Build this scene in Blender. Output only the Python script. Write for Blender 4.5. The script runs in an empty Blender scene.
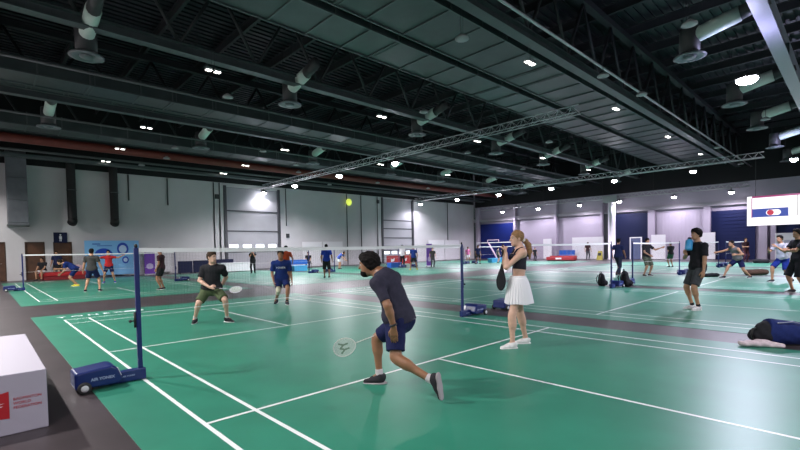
import bpy, bmesh, math, random
import numpy as np
from mathutils import Vector, Matrix
rnd = random.Random(7)
COL = bpy.context.scene.collection
V = lambda *a: np.array(a, float)

# ------------------------------------------------------------------ materials
MATS = {}
def mat(name, col, rough=.6, metal=0, emit=None, es=0, noise=0, nscale=8, spec=.5, bump=0, bscale=60, alpha=1, wear=None):
    if name in MATS: return MATS[name]
    m = bpy.data.materials.new(name); m.use_nodes = True
    nt = m.node_tree; b = nt.nodes['Principled BSDF']
    b.inputs['Base Color'].default_value = (*col, 1)
    b.inputs['Roughness'].default_value = rough
    b.inputs['Metallic'].default_value = metal
    b.inputs['Specular IOR Level'].default_value = spec
    if alpha < 1: b.inputs['Alpha'].default_value = alpha
    if emit:
        b.inputs['Emission Color'].default_value = (*emit, 1); b.inputs['Emission Strength'].default_value = es
    tc = nt.nodes.new('ShaderNodeTexCoord')
    if noise:
        n = nt.nodes.new('ShaderNodeTexNoise'); n.inputs['Scale'].default_value = nscale; n.inputs['Detail'].default_value = 5
        nt.links.new(tc.outputs['Object'], n.inputs['Vector'])
        r = nt.nodes.new('ShaderNodeValToRGB')
        r.color_ramp.elements[0].position = .3; r.color_ramp.elements[1].position = .7
        r.color_ramp.elements[0].color = (*[c*(1-noise) for c in col], 1)
        r.color_ramp.elements[1].color = (*[min(1, c*(1+noise)) for c in col], 1)
        nt.links.new(n.outputs['Fac'], r.inputs['Fac']); nt.links.new(r.outputs['Color'], b.inputs['Base Color'])
    if bump:
        n2 = nt.nodes.new('ShaderNodeTexNoise'); n2.inputs['Scale'].default_value = bscale
        nt.links.new(tc.outputs['Object'], n2.inputs['Vector'])
        bp = nt.nodes.new('ShaderNodeBump'); bp.inputs['Strength'].default_value = bump; bp.inputs['Distance'].default_value = .02
        nt.links.new(n2.outputs['Fac'], bp.inputs['Height']); nt.links.new(bp.outputs['Normal'], b.inputs['Normal'])
    MATS[name] = m
    return m
def cloth(r, g, b, n=None): return mat(n or 'cloth_%02x%02x%02x' % (int(r*255), int(g*255), int(b*255)), (r, g, b), .85, noise=.12, nscale=25, spec=.2, bump=.25, bscale=18)

# ------------------------------------------------------------------ object helpers
def props(o, label=None, cat=None, group=None, kind=None):
    if label: o['label'] = label
    if cat: o['category'] = cat
    if group: o['group'] = group
    if kind: o['kind'] = kind
    return o
def empty(name, loc, label, cat, group=None, rz=0):
    o = bpy.data.objects.new(name, None); o.location = loc; o.rotation_euler = (0, 0, rz); o.empty_display_size = .1
    COL.objects.link(o); return props(o, label, cat, group)
class MB:
    """collects geometry, links it as ONE mesh object"""
    def __init__(s): s.v = []; s.f = []; s.mi = []; s.cur = 0; s.sm = []
    def add(s, vs, fs, smooth=False):
        n = len(s.v); s.v += [tuple(v) for v in vs]
        for f in fs: s.f.append([i+n for i in f]); s.mi.append(s.cur); s.sm.append(smooth)
        return s
    def box(s, x0, x1, y0, y1, z0, z1):
        return s.add([(x, y, z) for z in (z0, z1) for y in (y0, y1) for x in (x0, x1)],
            [(0,2,3,1),(4,5,7,6),(0,1,5,4),(2,6,7,3),(0,4,6,2),(1,3,7,5)])
    def quad(s, a, b, c, d): return s.add([a, b, c, d], [(0,1,2,3)])
    def bbox(s, x0, x1, y0, y1, z0, z1, bv=.02):
        """box with chamfered vertical and top edges"""
        bm = bmesh.new(); bmesh.ops.create_cube(bm, size=1)
        for v in bm.verts: v.co = ((x0+x1)/2+v.co.x*(x1-x0), (y0+y1)/2+v.co.y*(y1-y0), (z0+z1)/2+v.co.z*(z1-z0))
        bmesh.ops.bevel(bm, geom=bm.edges[:], offset=bv, segments=2, affect='EDGES', profile=.5)
        bm.verts.index_update()
        s.add([v.co[:] for v in bm.verts], [[v.index for v in f.verts] for f in bm.faces]); bm.free(); return s
    def prism(s, pts, lo, hi, axis='y'):
        """2D outline (a,b) extruded along axis"""
        n = len(pts)
        def P(a, b, t): return {'y': (a, t, b), 'x': (t, a, b), 'z': (a, b, t)}[axis]
        vs = [P(a, b, lo) for a, b in pts]+[P(a, b, hi) for a, b in pts]
        return s.add(vs, [list(range(n))[::-1], [i+n for i in range(n)]]+[(i, (i+1) % n, (i+1) % n+n, i+n) for i in range(n)])
    def tube(s, pts, r, n=8, closed=False, cap=True):
        P = [np.array(p, float) for p in pts]; m = len(P); rs = r if isinstance(r, (list, tuple)) else [r]*m
        vs = []; up = None
        for i in range(m):
            a = P[i-1] if (i > 0 or closed) else P[i]; b = P[(i+1) % m] if (i < m-1 or closed) else P[i]
            t = b-a; t = t/(np.linalg.norm(t)+1e-12)
            if up is None:
                up = V(0,0,1) if abs(t[2]) < .9 else V(1,0,0)
            u = up-t*(up@t); u /= np.linalg.norm(u)+1e-12; up = u; w = np.cross(t, u)
            for k in range(n):
                an = 2*math.pi*k/n+math.pi/n; vs.append(P[i]+rs[i]*(math.cos(an)*u+math.sin(an)*w))
        fs = []
        for i in range(m if closed else m-1):
            j = (i+1) % m
            for k in range(n): fs.append((i*n+k, i*n+(k+1) % n, j*n+(k+1) % n, j*n+k))
        if cap and not closed: fs += [list(range(n))[::-1], [(m-1)*n+k for k in range(n)]]
        return s.add(vs, fs, n > 5)
    def lathe(s, prof, c=(0,0,0), n=20):
        vs = [(c[0]+r*math.cos(2*math.pi*k/n), c[1]+r*math.sin(2*math.pi*k/n), c[2]+z) for r, z in prof for k in range(n)]
        fs = [(i*n+k, i*n+(k+1) % n, (i+1)*n+(k+1) % n, (i+1)*n+k) for i in range(len(prof)-1) for k in range(n)]
        fs += [list(range(n))[::-1], [(len(prof)-1)*n+k for k in range(n)]]
        return s.add(vs, fs, True)
    def ball(s, c, r, n=10):
        r = r if isinstance(r, (tuple, list)) else (r, r, r)
        vs = []; fs = []
        for i in range(n+1):
            for k in range(n*2):
                a = math.pi*i/n; b = math.pi*k/n
                vs.append((c[0]+r[0]*math.sin(a)*math.cos(b), c[1]+r[1]*math.sin(a)*math.sin(b), c[2]+r[2]*math.cos(a)))
        for i in range(n):
            for k in range(n*2): fs.append((i*2*n+k, i*2*n+(k+1) % (2*n), (i+1)*2*n+(k+1) % (2*n), (i+1)*2*n+k))
        return s.add(vs, fs, True)
    def build(s, name, mats, parent=None, loc=None, rz=0, label=None):
        me = bpy.data.meshes.new(name); me.from_pydata(s.v, [], s.f)
        for m in (mats if isinstance(mats, (list, tuple)) else [mats]): me.materials.append(m)
        me.polygons.foreach_set('material_index', s.mi); me.polygons.foreach_set('use_smooth', s.sm); me.update()
        o = bpy.data.objects.new(name, me); COL.objects.link(o)
        if parent: o.parent = parent
        if loc is not None: o.location = loc
        o.rotation_euler = (0, 0, rz)
        if label: o['label'] = label
        return o
def structure(o): o['kind'] = 'structure'; return o
def thing(o, label, cat, group=None): return props(o, label, cat, group)
def copy_tree(o, parent=None):
    c = o.copy(); COL.objects.link(c)
    if parent: c.parent = parent
    for ch in list(o.children): copy_tree(ch, c)
    return c
def text(name, body, size, m, parent=None, loc=(0,0,0), rot=(0,0,0), ext=.002, bold=0, align='CENTER'):
    cu = bpy.data.curves.new(name, 'FONT'); cu.body = body; cu.size = size; cu.extrude = ext; cu.align_x = align; cu.align_y = 'CENTER'; cu.offset = bold
    t = bpy.data.objects.new(name, cu); COL.objects.link(t)
    bpy.context.view_layer.update()
    me = bpy.data.meshes.new_from_object(t.evaluated_get(bpy.context.evaluated_depsgraph_get()))
    bpy.data.objects.remove(t); bpy.data.curves.remove(cu)
    me.materials.clear(); me.materials.append(m)
    o = bpy.data.objects.new(name, me); COL.objects.link(o); o.location = loc; o.rotation_euler = rot
    if parent: o.parent = parent
    return o

# ------------------------------------------------------------------ implicit surfaces for bodies and cloth
def unit(v): v = np.array(v, float); return v/(np.linalg.norm(v)+1e-12)
class Field:
    def __init__(s): s.p = []; s.clips = []; s.wob = 0; s.wf = 1.
    def rc(s, a, b, ra, rb, k=.03, flat=None, ff=1, cut=False, op='u'):
        s.p.append(('rc', V(*a), V(*b), ra, rb, k, None if flat is None else unit(flat), ff, cut, op)); return s
    def el(s, c, r, R=None, k=.03, op='u'):
        s.p.append(('el', V(*c), V(*r), np.eye(3) if R is None else R, k, op)); return s
    def clip(s, n, p): s.clips.append((unit(n), V(*p))); return s
    def box(s):
        lo = []; hi = []
        for q in s.p:
            if q[-1] != 'u': continue
            if q[0] == 'rc':
                r = max(q[3], q[4]); lo.append(np.minimum(q[1], q[2])-r); hi.append(np.maximum(q[1], q[2])+r)
            else: r = q[2].max(); lo.append(q[1]-r); hi.append(q[1]+r)
        return np.min(lo, 0), np.max(hi, 0)
    def mesh(s, h):
        lo, hi = s.box(); lo = lo-3*h; n = np.ceil((hi-lo)/h).astype(int)+4
        D = np.full(n, 9., np.float32)
        ax = [lo[i]+h*np.arange(n[i], dtype=np.float32) for i in range(3)]
        for q in s.p:
            k = q[4] if q[0] == 'el' else q[5]
            if q[0] == 'rc':
                r = max(q[3], q[4]); l = np.minimum(q[1], q[2])-r; u = np.maximum(q[1], q[2])+r
            else: r = q[2].max(); l = q[1]-r; u = q[1]+r
            m = k+3*h
            i0 = np.clip(np.floor((l-m-lo)/h).astype(int), 0, n-1); i1 = np.clip(np.ceil((u+m-lo)/h).astype(int)+1, 1, n)
            if (i1 <= i0).any(): continue
            sl = tuple(slice(a, b) for a, b in zip(i0, i1))
            X = np.stack(np.meshgrid(*[ax[i][sl[i]] for i in range(3)], indexing='ij'), -1).astype(np.float32)
            if q[0] == 'rc':
                _, a, b, ra, rb, k, fl, ff, cut, op = q
                ab = b-a; L2 = ab@ab+1e-12; P = X-a.astype(np.float32)
                t0 = P@ab.astype(np.float32)/L2; t = np.clip(t0, 0, 1)
                Q = P-t[..., None]*ab.astype(np.float32)
                if fl is not None: Q = Q+((1/ff-1)*(Q@fl.astype(np.float32)))[..., None]*fl.astype(np.float32)
                d = np.linalg.norm(Q, axis=-1)-(ra+(rb-ra)*t)
                if cut: d = np.maximum(d, (t0-1)*math.sqrt(L2))
            else:
                _, c, r3, R, k, op = q
                P = (X-c.astype(np.float32))@R.astype(np.float32)
                k0 = np.linalg.norm(P/r3.astype(np.float32), axis=-1); k1 = np.linalg.norm(P/(r3**2).astype(np.float32), axis=-1)+1e-6
                d = k0*(k0-1)/k1
            O = D[sl]
            if op == 'u':
                if k > 0:
                    hh = np.maximum(k-np.abs(O-d), 0)/k; D[sl] = np.minimum(O, d)-hh*hh*k*.25
                else: D[sl] = np.minimum(O, d)
            else:
                d = -d
                hh = np.maximum(k-np.abs(O-d), 0)/max(k, 1e-6); D[sl] = np.maximum(O, d)+hh*hh*k*.25
        if s.wob or s.clips:
            X = np.stack(np.meshgrid(*ax, indexing='ij'), -1)
            if s.wob and s.wf > 1: D += (s.wob*(np.sin(X[..., 0]*26*s.wf)*np.sin(X[..., 1]*24*s.wf+1)*np.sin(X[..., 2]*25*s.wf+2)+.5*np.sin(X[..., 0]*47*s.wf+X[..., 1]*20*s.wf)*np.sin(X[..., 2]*44*s.wf))).astype(np.float32)
            elif s.wob: D += s.wob*(np.sin((X[..., 0]*34+X[..., 2]*21)*s.wf)*np.sin((X[..., 1]*31-X[..., 2]*27)*s.wf)).astype(np.float32)
            for nn, p in s.clips: D = np.maximum(D, ((X-p)@nn).astype(np.float32))
        return surface_nets(D, lo, h)
def surface_nets(D, lo, h):
    S = D < 0; n = np.array(D.shape)
    c = np.zeros(n-1, np.int8)
    for i in (0, 1):
        for j in (0, 1):
            for k in (0, 1): c += S[i:n[0]-1+i, j:n[1]-1+j, k:n[2]-1+k]
    I = np.argwhere((c > 0) & (c < 8))
    idx = np.full(n-1, -1, np.int32); idx[tuple(I.T)] = np.arange(len(I))
    acc = np.zeros((len(I), 3)); cnt = np.zeros(len(I))
    corners = [(a, b, e) for a in (0,1) for b in (0,1) for e in (0,1)]
    for p in corners:
        for axn in range(3):
            if p[axn]: continue
            q = list(p); q[axn] = 1
            d0 = D[tuple((I+p).T)]; d1 = D[tuple((I+q).T)]
            m = (d0 < 0) != (d1 < 0); t = np.where(m, d0/(np.where(m, d0-d1, 1)), 0)
            pt = np.repeat(np.array(p, float)[None], len(I), 0); pt[:, axn] = t
            acc[m] += pt[m]; cnt[m] += 1
    v = lo+h*(I+acc/cnt[:, None])
    F = []
    for a in range(3):
        b, e = (a+1) % 3, (a+2) % 3
        s0 = [slice(None)]*3; s1 = [slice(None)]*3; s0[a] = slice(0, -1); s1[a] = slice(1, None)
        A, B = S[tuple(s0)], S[tuple(s1)]
        for flip in (False, True):
            E = np.argwhere((A & ~B) if not flip else (~A & B))
            E = E[(E[:, b] > 0) & (E[:, e] > 0) & (E[:, b] < n[b]-1) & (E[:, e] < n[e]-1)]
            if not len(E): continue
            qs = []
            for db, de in ((0,0), (1,0), (1,1), (0,1)):
                Q = E.copy(); Q[:, b] -= db; Q[:, e] -= de; qs.append(idx[tuple(Q.T)])
            q = np.stack(qs, 1); F.append(q[:, ::-1] if flip else q)
    return v, np.concatenate(F)
def field_obj(name, fld, h, m, parent, label=None, join=()):
    v, f = fld.mesh(h); off = len(v); vs = [v]; fs = [f]
    for g, gh in join:
        v2, f2 = g.mesh(gh); vs.append(v2); fs.append(f2+off); off += len(v2)
    v = np.concatenate(vs); f = np.concatenate(fs)
    me = bpy.data.meshes.new(name)
    me.vertices.add(len(v)); me.vertices.foreach_set('co', v.astype(np.float32).ravel())
    me.loops.add(f.size); me.loops.foreach_set('vertex_index', f.astype(np.int32).ravel())
    me.polygons.add(len(f)); me.polygons.foreach_set('loop_start', np.arange(0, f.size, 4, dtype=np.int32))
    me.polygons.foreach_set('use_smooth', np.ones(len(f), bool))
    me.update(calc_edges=True); me.materials.append(m)
    o = bpy.data.objects.new(name, me); COL.objects.link(o); o.parent = parent
    if label: o['label'] = label
    return o

# ------------------------------------------------------------------ people
def ik(a, c, l1, l2, pole):
    d = c-a; L = np.linalg.norm(d); L2 = min(max(L, abs(l1-l2)+.01), (l1+l2)*.998); u = d/(L+1e-9)
    c = a+u*L2; x = (l1*l1-l2*l2+L2*L2)/(2*L2); y = math.sqrt(max(l1*l1-x*x, 0))
    w = pole-u*(pole@u); w /= np.linalg.norm(w)+1e-9
    return a+u*x+w*y, c
SKINS = {'fair': mat('skin_fair', (.60, .36, .27), .5, noise=.05, nscale=20), 'tan': mat('skin_tan', (.42, .22, .13), .5, noise=.06, nscale=20),
         'brown': mat('skin_brown', (.27, .125, .065), .45, noise=.08, nscale=20), 'dark': mat('skin_dark', (.12, .055, .035), .5, noise=.08, nscale=20)}
EYEW = mat('eye_white', (.5, .48, .46), .2); EYEB = mat('eye_iris', (.03, .02, .015), .2); LIPM = mat('lip', (.38, .14, .11), .5)
HAIRB = mat('hair_black', (.010, .008, .008), .8, spec=.12, noise=.4, nscale=60, bump=.4, bscale=90)
HAIRBR = mat('hair_brown', (.04, .022, .013), .75, spec=.15, noise=.4, nscale=60, bump=.6, bscale=90)
HAIRBL = mat('hair_blond', (.27, .15, .07), .6, spec=.25, noise=.35, nscale=50, bump=.6, bscale=90)
SOLE = mat('shoe_sole_white', (.75, .72, .72), .6); SOLED = mat('shoe_sole_dark', (.04, .04, .05), .7)

def person(label, loc, face=0, h=.009, pose=None, H=1.72, skin='tan', hair='short', hairm=HAIRB, shirt=None, sleeve=.62, shorts=None, leg=.72,
           pants=False, shoes=(.03,.03,.035), socks=None, fem=False, absj=False, group=None, fingers=.3, beard=False, name='person', hd=None, detail=True, hem=-.06, sockh=.15, sole=None, lightcol=None):
    """loc (x,y), face = yaw: direction (sin,cos) looked at. pose joints are in the person's frame (x right, y forward, z up) unless absj (world)."""
    s = H/1.75; po = dict(pose or {})
    root = empty(name, (loc[0], loc[1], 0), label, 'person', group)
    ca, sa = math.cos(face), math.sin(face)
    Rz = np.array([[ca, sa, 0], [-sa, ca, 0], [0, 0, 1.]])      # local -> world
    W = (lambda p: V(*p)-V(loc[0], loc[1], 0)) if absj else (lambda p: Rz@V(*p))
    Dv = (lambda p: unit(p)) if absj else (lambda p: unit(Rz@V(*p)))
    fw = unit(Rz@V(0,1,0)); rt = unit(Rz@V(1,0,0)); up = V(0,0,1)
    g = lambda k, d: W(po[k]) if k in po else d
    P = g('P', Rz@V(0, 0, .95*s))
    C = g('C', P+up*.50*s)
    hw = (.095 if fem else .088)*s; sw = (.165 if fem else .195)*s
    hipR = g('hipR', P+rt*hw-up*.04*s); hipL = g('hipL', P-rt*hw-up*.04*s)
    hr = unit(hipR-hipL)
    shR = g('shR', C+unit(Dv(po['sdir']) if 'sdir' in po else hr)*sw-up*.03*s); shL = g('shL', C-unit(Dv(po['sdir']) if 'sdir' in po else hr)*sw-up*.03*s)
    sr = unit(shR-shL)
    spine = unit(C-P); chf = unit(np.cross(spine, -sr)); chf = chf if chf@fw > -.3 else -chf
    pef = unit(np.cross(up, -hr)); pef = pef if pef@fw > -.5 else -pef
    hdir = Dv(po['hdir']) if 'hdir' in po else fw
    Hc = g('H', C+unit(spine+up*.8)*.225*s+hdir*.035)
    J = {}
    for sd, hip, sx in (('R', hipR, 1), ('L', hipL, -1)):
        an = g('an'+sd, Rz@V(sx*.12*s, -.02, .085*s))
        pole = Dv(po['kp'+sd]) if 'kp'+sd in po else fw+rt*sx*.15
        if 'kn'+sd in po: kn = W(po['kn'+sd])
        else: kn, an = ik(hip, an, .45*s, .435*s, unit(pole))
        ft = Dv(po['ft'+sd]) if 'ft'+sd in po else unit(fw+rt*sx*.25)
        J['kn'+sd], J['an'+sd], J['ft'+sd] = kn, an, ft
    for sd, sh, sx in (('R', shR, 1), ('L', shL, -1)):
        wr = g('wr'+sd, sh+rt*sx*.10*s-up*.50*s+fw*.08)
        pole = Dv(po['ep'+sd]) if 'ep'+sd in po else unit(-fw+rt*sx*.4-up*.2)
        if 'el'+sd in po: el = W(po['el'+sd])
        else: el, wr = ik(sh, wr, .29*s, .255*s, pole)
        hdv = Dv(po['hd'+sd]) if 'hd'+sd in po else unit(wr-el)
        J['el'+sd], J['wr'+sd], J['hd'+sd] = el, wr, hdv
    # -- torso
    def torso(F, inf=0., low=True):
        a = P-up*.02*s; m = P+(C-P)*.40; t = P+(C-P)*.80
        if low: F.rc(hipL+up*.05*s, hipR+up*.05*s, (.080 if fem else .092)*s+inf, (.080 if fem else .092)*s+inf, .05)
        F.rc(a, m, (.122 if fem else .140)*s+inf, (.112 if fem else .132)*s+inf, .05, pef, .74)
        F.rc(m, t, (.112 if fem else .132)*s+inf, (.132 if fem else .158)*s+inf, .06, chf, .70)
        F.rc(shL, shR, (.050 if fem else .062)*s+inf, (.050 if fem else .062)*s+inf, .07)
        F.rc(C-spine*.05*s, C+unit(Hc-C)*.07*s, (.060 if fem else .080)*s+inf*.5, (.044 if fem else .054)*s+inf*.3, .06)
        if fem:
            for q in (-1, 1): F.el(t+chf*.085*s+sr*q*.068*s-spine*.03, V(.062, .062, .06)*s+inf, None, .04)
    # -- head frame
    hy = unit(hdir); hx = unit(np.cross(hy, up)); hz = np.cross(hx, hy); HR = np.stack([hx, hy, hz], 1); q = s*(.97 if fem else 1.0)
    HP = lambda x, y, z: Hc+HR@(V(x, y, z)*q)
    B = Field(); torso(B)
    B.rc(C-up*.02, HP(0, -.015, -.05), (.044 if fem else .058)*s, (.043 if fem else .054)*s, .04)
    B.el(HP(0, -.012, .035), V(.074, .094, .086)*q, HR, .02); B.el(HP(0, .018, -.035), V(.058 if fem else .061, .074, .080 if fem else .082)*q, HR, .03)
    B.rc(HP(-.014 if fem else -.022, .062, -.088), HP(.014 if fem else .022, .062, -.088), (.022 if fem else .026)*q, (.022 if fem else .026)*q, .03)
    if detail:
        for sx in (-1, 1): B.el(HP(sx*.032, .098, .010), V(.017, .014, .012)*q, HR, .015, op='s')
        B.rc(HP(0, .088, .012), HP(0, .108, -.022), .009*q, .013*q, .012); B.rc(HP(-.03, .082, .030), HP(.03, .082, .030), .010*q, .010*q, .02)
    for sx in (-1, 1): B.el(HP(sx*.076, -.008, -.005), V(.010, .020, .031)*q, HR, .008)
    joins = []
    for sd in 'RL':
        sx = 1 if sd == 'R' else -1
        hip = hipR if sd == 'R' else hipL; sh = shR if sd == 'R' else shL
        kn, an, el, wr, hdv = J['kn'+sd], J['an'+sd], J['el'+sd], J['wr'+sd], J['hd'+sd]
        th = (.078 if fem else .084)*s
        B.rc(hip, hip+(kn-hip)*.9, th, .056*s, .05); B.rc(hip+(kn-hip)*.9, kn+(an-kn)*.1, .056*s, .052*s, .02)
        B.rc(kn, kn+(an-kn)*.3, .050*s, .050*s, .03); ub = unit(an-kn); calf = unit(np.cross(np.cross(ub, fw), ub))
        B.el(kn+(an-kn)*.28-calf*.022*s, V(.043, .043, .10)*s, basis(ub), .04)
        B.rc(kn+(an-kn)*.25, an, .047*s, .034*s, .03); fdn = unit(np.cross(np.cross(J['ft'+sd], unit(an-kn)), J['ft'+sd])); B.rc(an, an+J['ft'+sd]*.09*s+fdn*.045*s, .034*s, .020*s, .02)
        f_ = .86 if fem else 1
        B.rc(sh, el, .054*s*f_, .040*s*f_, .03); B.rc(el, el+(wr-el)*.35, .040*s*f_, .039*s*f_, .02); B.rc(el+(wr-el)*.3, wr, .039*s*f_, .026*s*f_, .02)
        # hand: palm, four unequal bent fingers, thumb
        pal = Dv(po['pl'+sd]) if 'pl'+sd in po else unit(-rt*sx)   # palm normal
        z = unit(hdv); pn = unit(pal-z*(pal@z)); lat = np.cross(z, pn)                # lat: across the palm
        tdir = Dv(po['td'+sd]) if 'td'+sd in po else fw
        if lat@tdir < 0: lat = -lat
        cu = po.get('curl'+sd, fingers)
        G = B if h < .007 else Field()
        G.rc(wr, wr+z*.03*s, .026*s, .026*s, .02, pn, .7) if G is not B else None
        for i in range(4):
            o = lat*(.030-.020*i)*s
            G.rc(wr+z*.015*s+o*.5, wr+z*.085*s+o, .014*s, .012*s, .012)
            Ln = (.070, .080, .074, .058)[i]*s; p0 = wr+z*.088*s+o; ang = cu*.6; rr = max(.0085*s, h*.75)
            for sgm, fr in enumerate((.45, .32, .25)):
                d = z*math.cos(ang)+pn*math.sin(ang); p1 = p0+d*Ln*fr; G.rc(p0, p1, rr*(1-.06*sgm), rr*(.94-.06*sgm), .004); p0 = p1; ang += cu*1.15
        a0 = wr+z*.025*s+lat*.018*s; a1 = wr+z*.060*s+lat*.048*s+pn*.012*s; a2 = a1+unit(z*.8+lat*.25*(1-cu)+pn*(.3+cu*.8))*.034*s; a3 = a2+unit(z*.8-lat*.35*cu+pn*(.2+cu))*.026*s
        G.rc(a0, a1, .015*s, .012*s, .012); G.rc(a1, a2, .011*s, .010*s, .006); G.rc(a2, a3, .010*s, .0085*s, .006)
        if G is not B: joins.append((G, .005 if h < .012 else .007))
    sk = SKINS[skin]
    field_obj('body', B, h, sk, root, join=joins)
    # -- face parts
    if detail:
        for sx in (-1, 1):
            e = MB().ball((0,0,0), .0118*q, 6); eo = e.build('eye', EYEW, root, tuple(HP(sx*.031, .0735, .010)))
            pt = HR@V(0, .0072, 0)*q; MB().ball(tuple(pt), .0068*q, 5).build('iris', EYEB, eo)
            f = Field().rc(HP(sx*.017, .093, .031), HP(sx*.045, .082, .033), .0045*q, .0035*q, .002); field_obj('eyebrow', f, .003, hairm, root)
        f = Field().rc(HP(-.022, .083, -.063), HP(0, .093, -.060), .0055*q, .0075*q, .004).rc(HP(.022, .083, -.063), HP(0, .093, -.060), .0055*q, .0075*q, .004); field_obj('mouth', f, .0035, LIPM, root)
        if beard:
            f = Field(); f.el(HP(0, .020, -.045), V(.0635, .0765, .080)*q, HR, .02); f.rc(HP(-.022, .062, -.089), HP(.022, .062, -.089), .0285*q, .0285*q, .03)
            f.clip(HR@unit((0, -.25, 1)), HP(0, .09, -.052)).clip(HR@V(0,-1,0), HP(0, .022, 0)); field_obj('beard', f, max(h*.7, .005), hairm, root)
    # -- hair
    if hair:
        F = Field(); i_ = {'short': .014, 'curly': .024, 'pony': .012, 'long': .016, 'cap': .010}[hair]
        F.el(HP(0, -.014, .038), (V(.074, .094, .086)+i_)*q, HR, .02)
        if hair in ('short', 'curly'): F.el(HP(0, -.045, -.005), V(.070+i_*.6, .066+i_*.4, .075)*q, HR, .02)
        if hair == 'curly': F.wob = .0065; F.wf = 3.0; F.el(HP(0, .02, .085), V(.07, .075, .05)*q, HR, .03)
        if hair == 'short': F.wob = .0035; F.wf = 2.6; F.el(HP(.01, .04, .09), V(.055, .06, .035)*q, HR, .03)
        F.clip(HR@unit((0, .75, -.66)), HP(0, .085, .072 if hair != 'cap' else .06))
        if hair == 'pony':
            F.clip(HR@unit((0, .1, -1)), HP(0, -.06, -.075))
        else: F.clip(HR@V(0, .35, -1), HP(0, -.09, -.082))
        field_obj('hair', F, max(h*.7, .005), hairm, root)
        if hair in ('pony', 'long'):
            F = Field(); a = HP(0, -.09, -.030)
            pts = [a, HP(0, -.140, -.045), HP(.01, -.185, -.11), HP(.0, -.195, -.21), HP(-.01, -.185, -.32)]
            for u_, (p0, p1) in enumerate(zip(pts, pts[1:])): F.rc(p0, p1, (.024, .036, .044, .038)[u_]*q, (.036, .044, .038, .014)[u_]*q, .02)
            F.wob = .003; field_obj('ponytail', F, max(h*.7, .005), hairm, root)
            F = Field().rc(HP(-.014, -.105, -.030), HP(.014, -.105, -.030), .027*q, .027*q, .01); field_obj('hair_tie', F, .006, mat('hair_tie_white', (.75, .70, .68), .7), root)
    # -- shirt
    if shirt is not None:
        F = Field(); torso(F, .012, low=False)
        F.rc(P+(C-P)*.5, P+spine*(hem-.03)*s, (.135 if fem else .150)*s, .176*s, .05, pef, .78, cut=False); F.rc(hipL+spine*.07*s, hipR+spine*.07*s, .118*s, .118*s, .05)
        for sd, sh in (('R', shR), ('L', shL)):
            if sleeve > 0: F.rc(sh, sh+(J['el'+sd]-sh)*sleeve, .066*s, .070*s if sleeve < .8 else .052*s, .035, cut=True)
            if sleeve > 1: F.rc(J['el'+sd], J['el'+sd]+(J['wr'+sd]-J['el'+sd])*(sleeve-1), .05*s, .04*s, .03, cut=True)
        F.wob = .0035
        F.clip(unit(-spine*.8-up*.5), P+spine*hem*s); F.clip(unit(spine+unit(Hc-C)*.35+chf*.12), C+spine*.068*s)
        if sleeve <= 0:
            for sh, d in ((shR, sr), (shL, -sr)): F.clip(d, sh+d*.012)
        field_obj('shirt', F, h, shirt, root)
    # -- shorts / trousers
    if shorts is not None:
        F = Field(); F.rc(hipL+up*.05*s, hipR+up*.05*s, .108*s, .108*s, .05); F.rc(P-up*.02*s, P+spine*.13*s, .160*s, .152*s, .05, pef, .76)
        for sd, hip in (('R', hipR), ('L', hipL)):
            kn, an = J['kn'+sd], J['an'+sd]
            if pants:
                F.rc(hip, kn, .105*s, .074*s, .05); F.rc(kn, kn+(an-kn)*.97, .072*s, .058*s, .03, cut=True)
            else: F.rc(hip, hip+(kn-hip)*leg, .108*s, .094*s, .04, cut=True)
        F.wob = .003; F.clip(spine, P+spine*.10*s); field_obj('trousers' if pants else 'shorts', F, h, shorts, root)
    # -- shoes and socks
    for sd in 'RL':
        an, ft, kn = J['an'+sd], J['ft'+sd], J['kn'+sd]
        dn = unit(np.cross(np.cross(ft, up if abs(ft[2]) < .6 else unit(an-kn)*-1), ft)); dn = -dn if abs(ft[2]) < .6 else unit(np.cross(np.cross(ft, unit(an-kn)), ft))
        sdv = np.cross(ft, dn); Rf = np.stack([sdv, ft, dn], 1); A = an
        fh = .085*s if abs(ft[2]) < .6 else .075*s
        if abs(ft[2]) < .25: fh = min(max(an[2], .05), .11)
        Q = lambda x, y, z: A+Rf@V(x*s, y*s, z)
        F = Field(); F.rc(Q(0, -.028, fh*.25), Q(0, .07, fh*.50), .044*s, .040*s, .03); F.rc(Q(0, .05, fh*.55), Q(0, .155, fh*.72), .042*s, .034*s, .03, dn, .8)
        F.rc(Q(0, -.01, fh*.1), Q(0, -.005, fh*.5), .043*s, .046*s, .03); F.clip(dn, Q(0, 0, fh-.014)); F.clip(unit(-dn*.95+ft*-.2), Q(0, 0, -.016))
        col = shoes if not isinstance(shoes, dict) else shoes[sd]
        so = field_obj('shoe', F, min(h, .009), cloth(*col), root)
        if detail or sole:
            F = Field(); F.rc(Q(0, -.035, fh-.011), Q(0, .07, fh-.011), .046*s, .044*s, .02, dn, .4); F.rc(Q(0, .06, fh-.011), Q(0, .155, fh-.011), .046*s, .040*s, .02, dn, .4); F.clip(dn, Q(0, 0, fh-.001)); F.clip(-dn, Q(0, 0, fh-.022))
            field_obj('sole', F, min(h, .008), sole or SOLE, so)
        if socks is not None:
            F = Field(); F.rc(A-dn*0, A+(kn-A)*sockh, .042*s, .043*s, .01, cut=True); field_obj('sock', F, min(h, .009), cloth(*socks), root)
    root['_j'] = 0; del root['_j']
    info = dict(J=J, P=P, C=C, H=Hc, HP=HP, root=root, W0=V(loc[0], loc[1], 0), s=s, hx=hx, hy=hy, shL=shL, shR=shR, chf=chf, spine=spine, hipL=hipL, hipR=hipR)
    return info
def basis(z):
    z = unit(z); x = unit(np.cross(z, V(0,0,1) if abs(z[2]) < .9 else V(1,0,0))); return np.stack([x, np.cross(z, x), z], 1)

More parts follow.
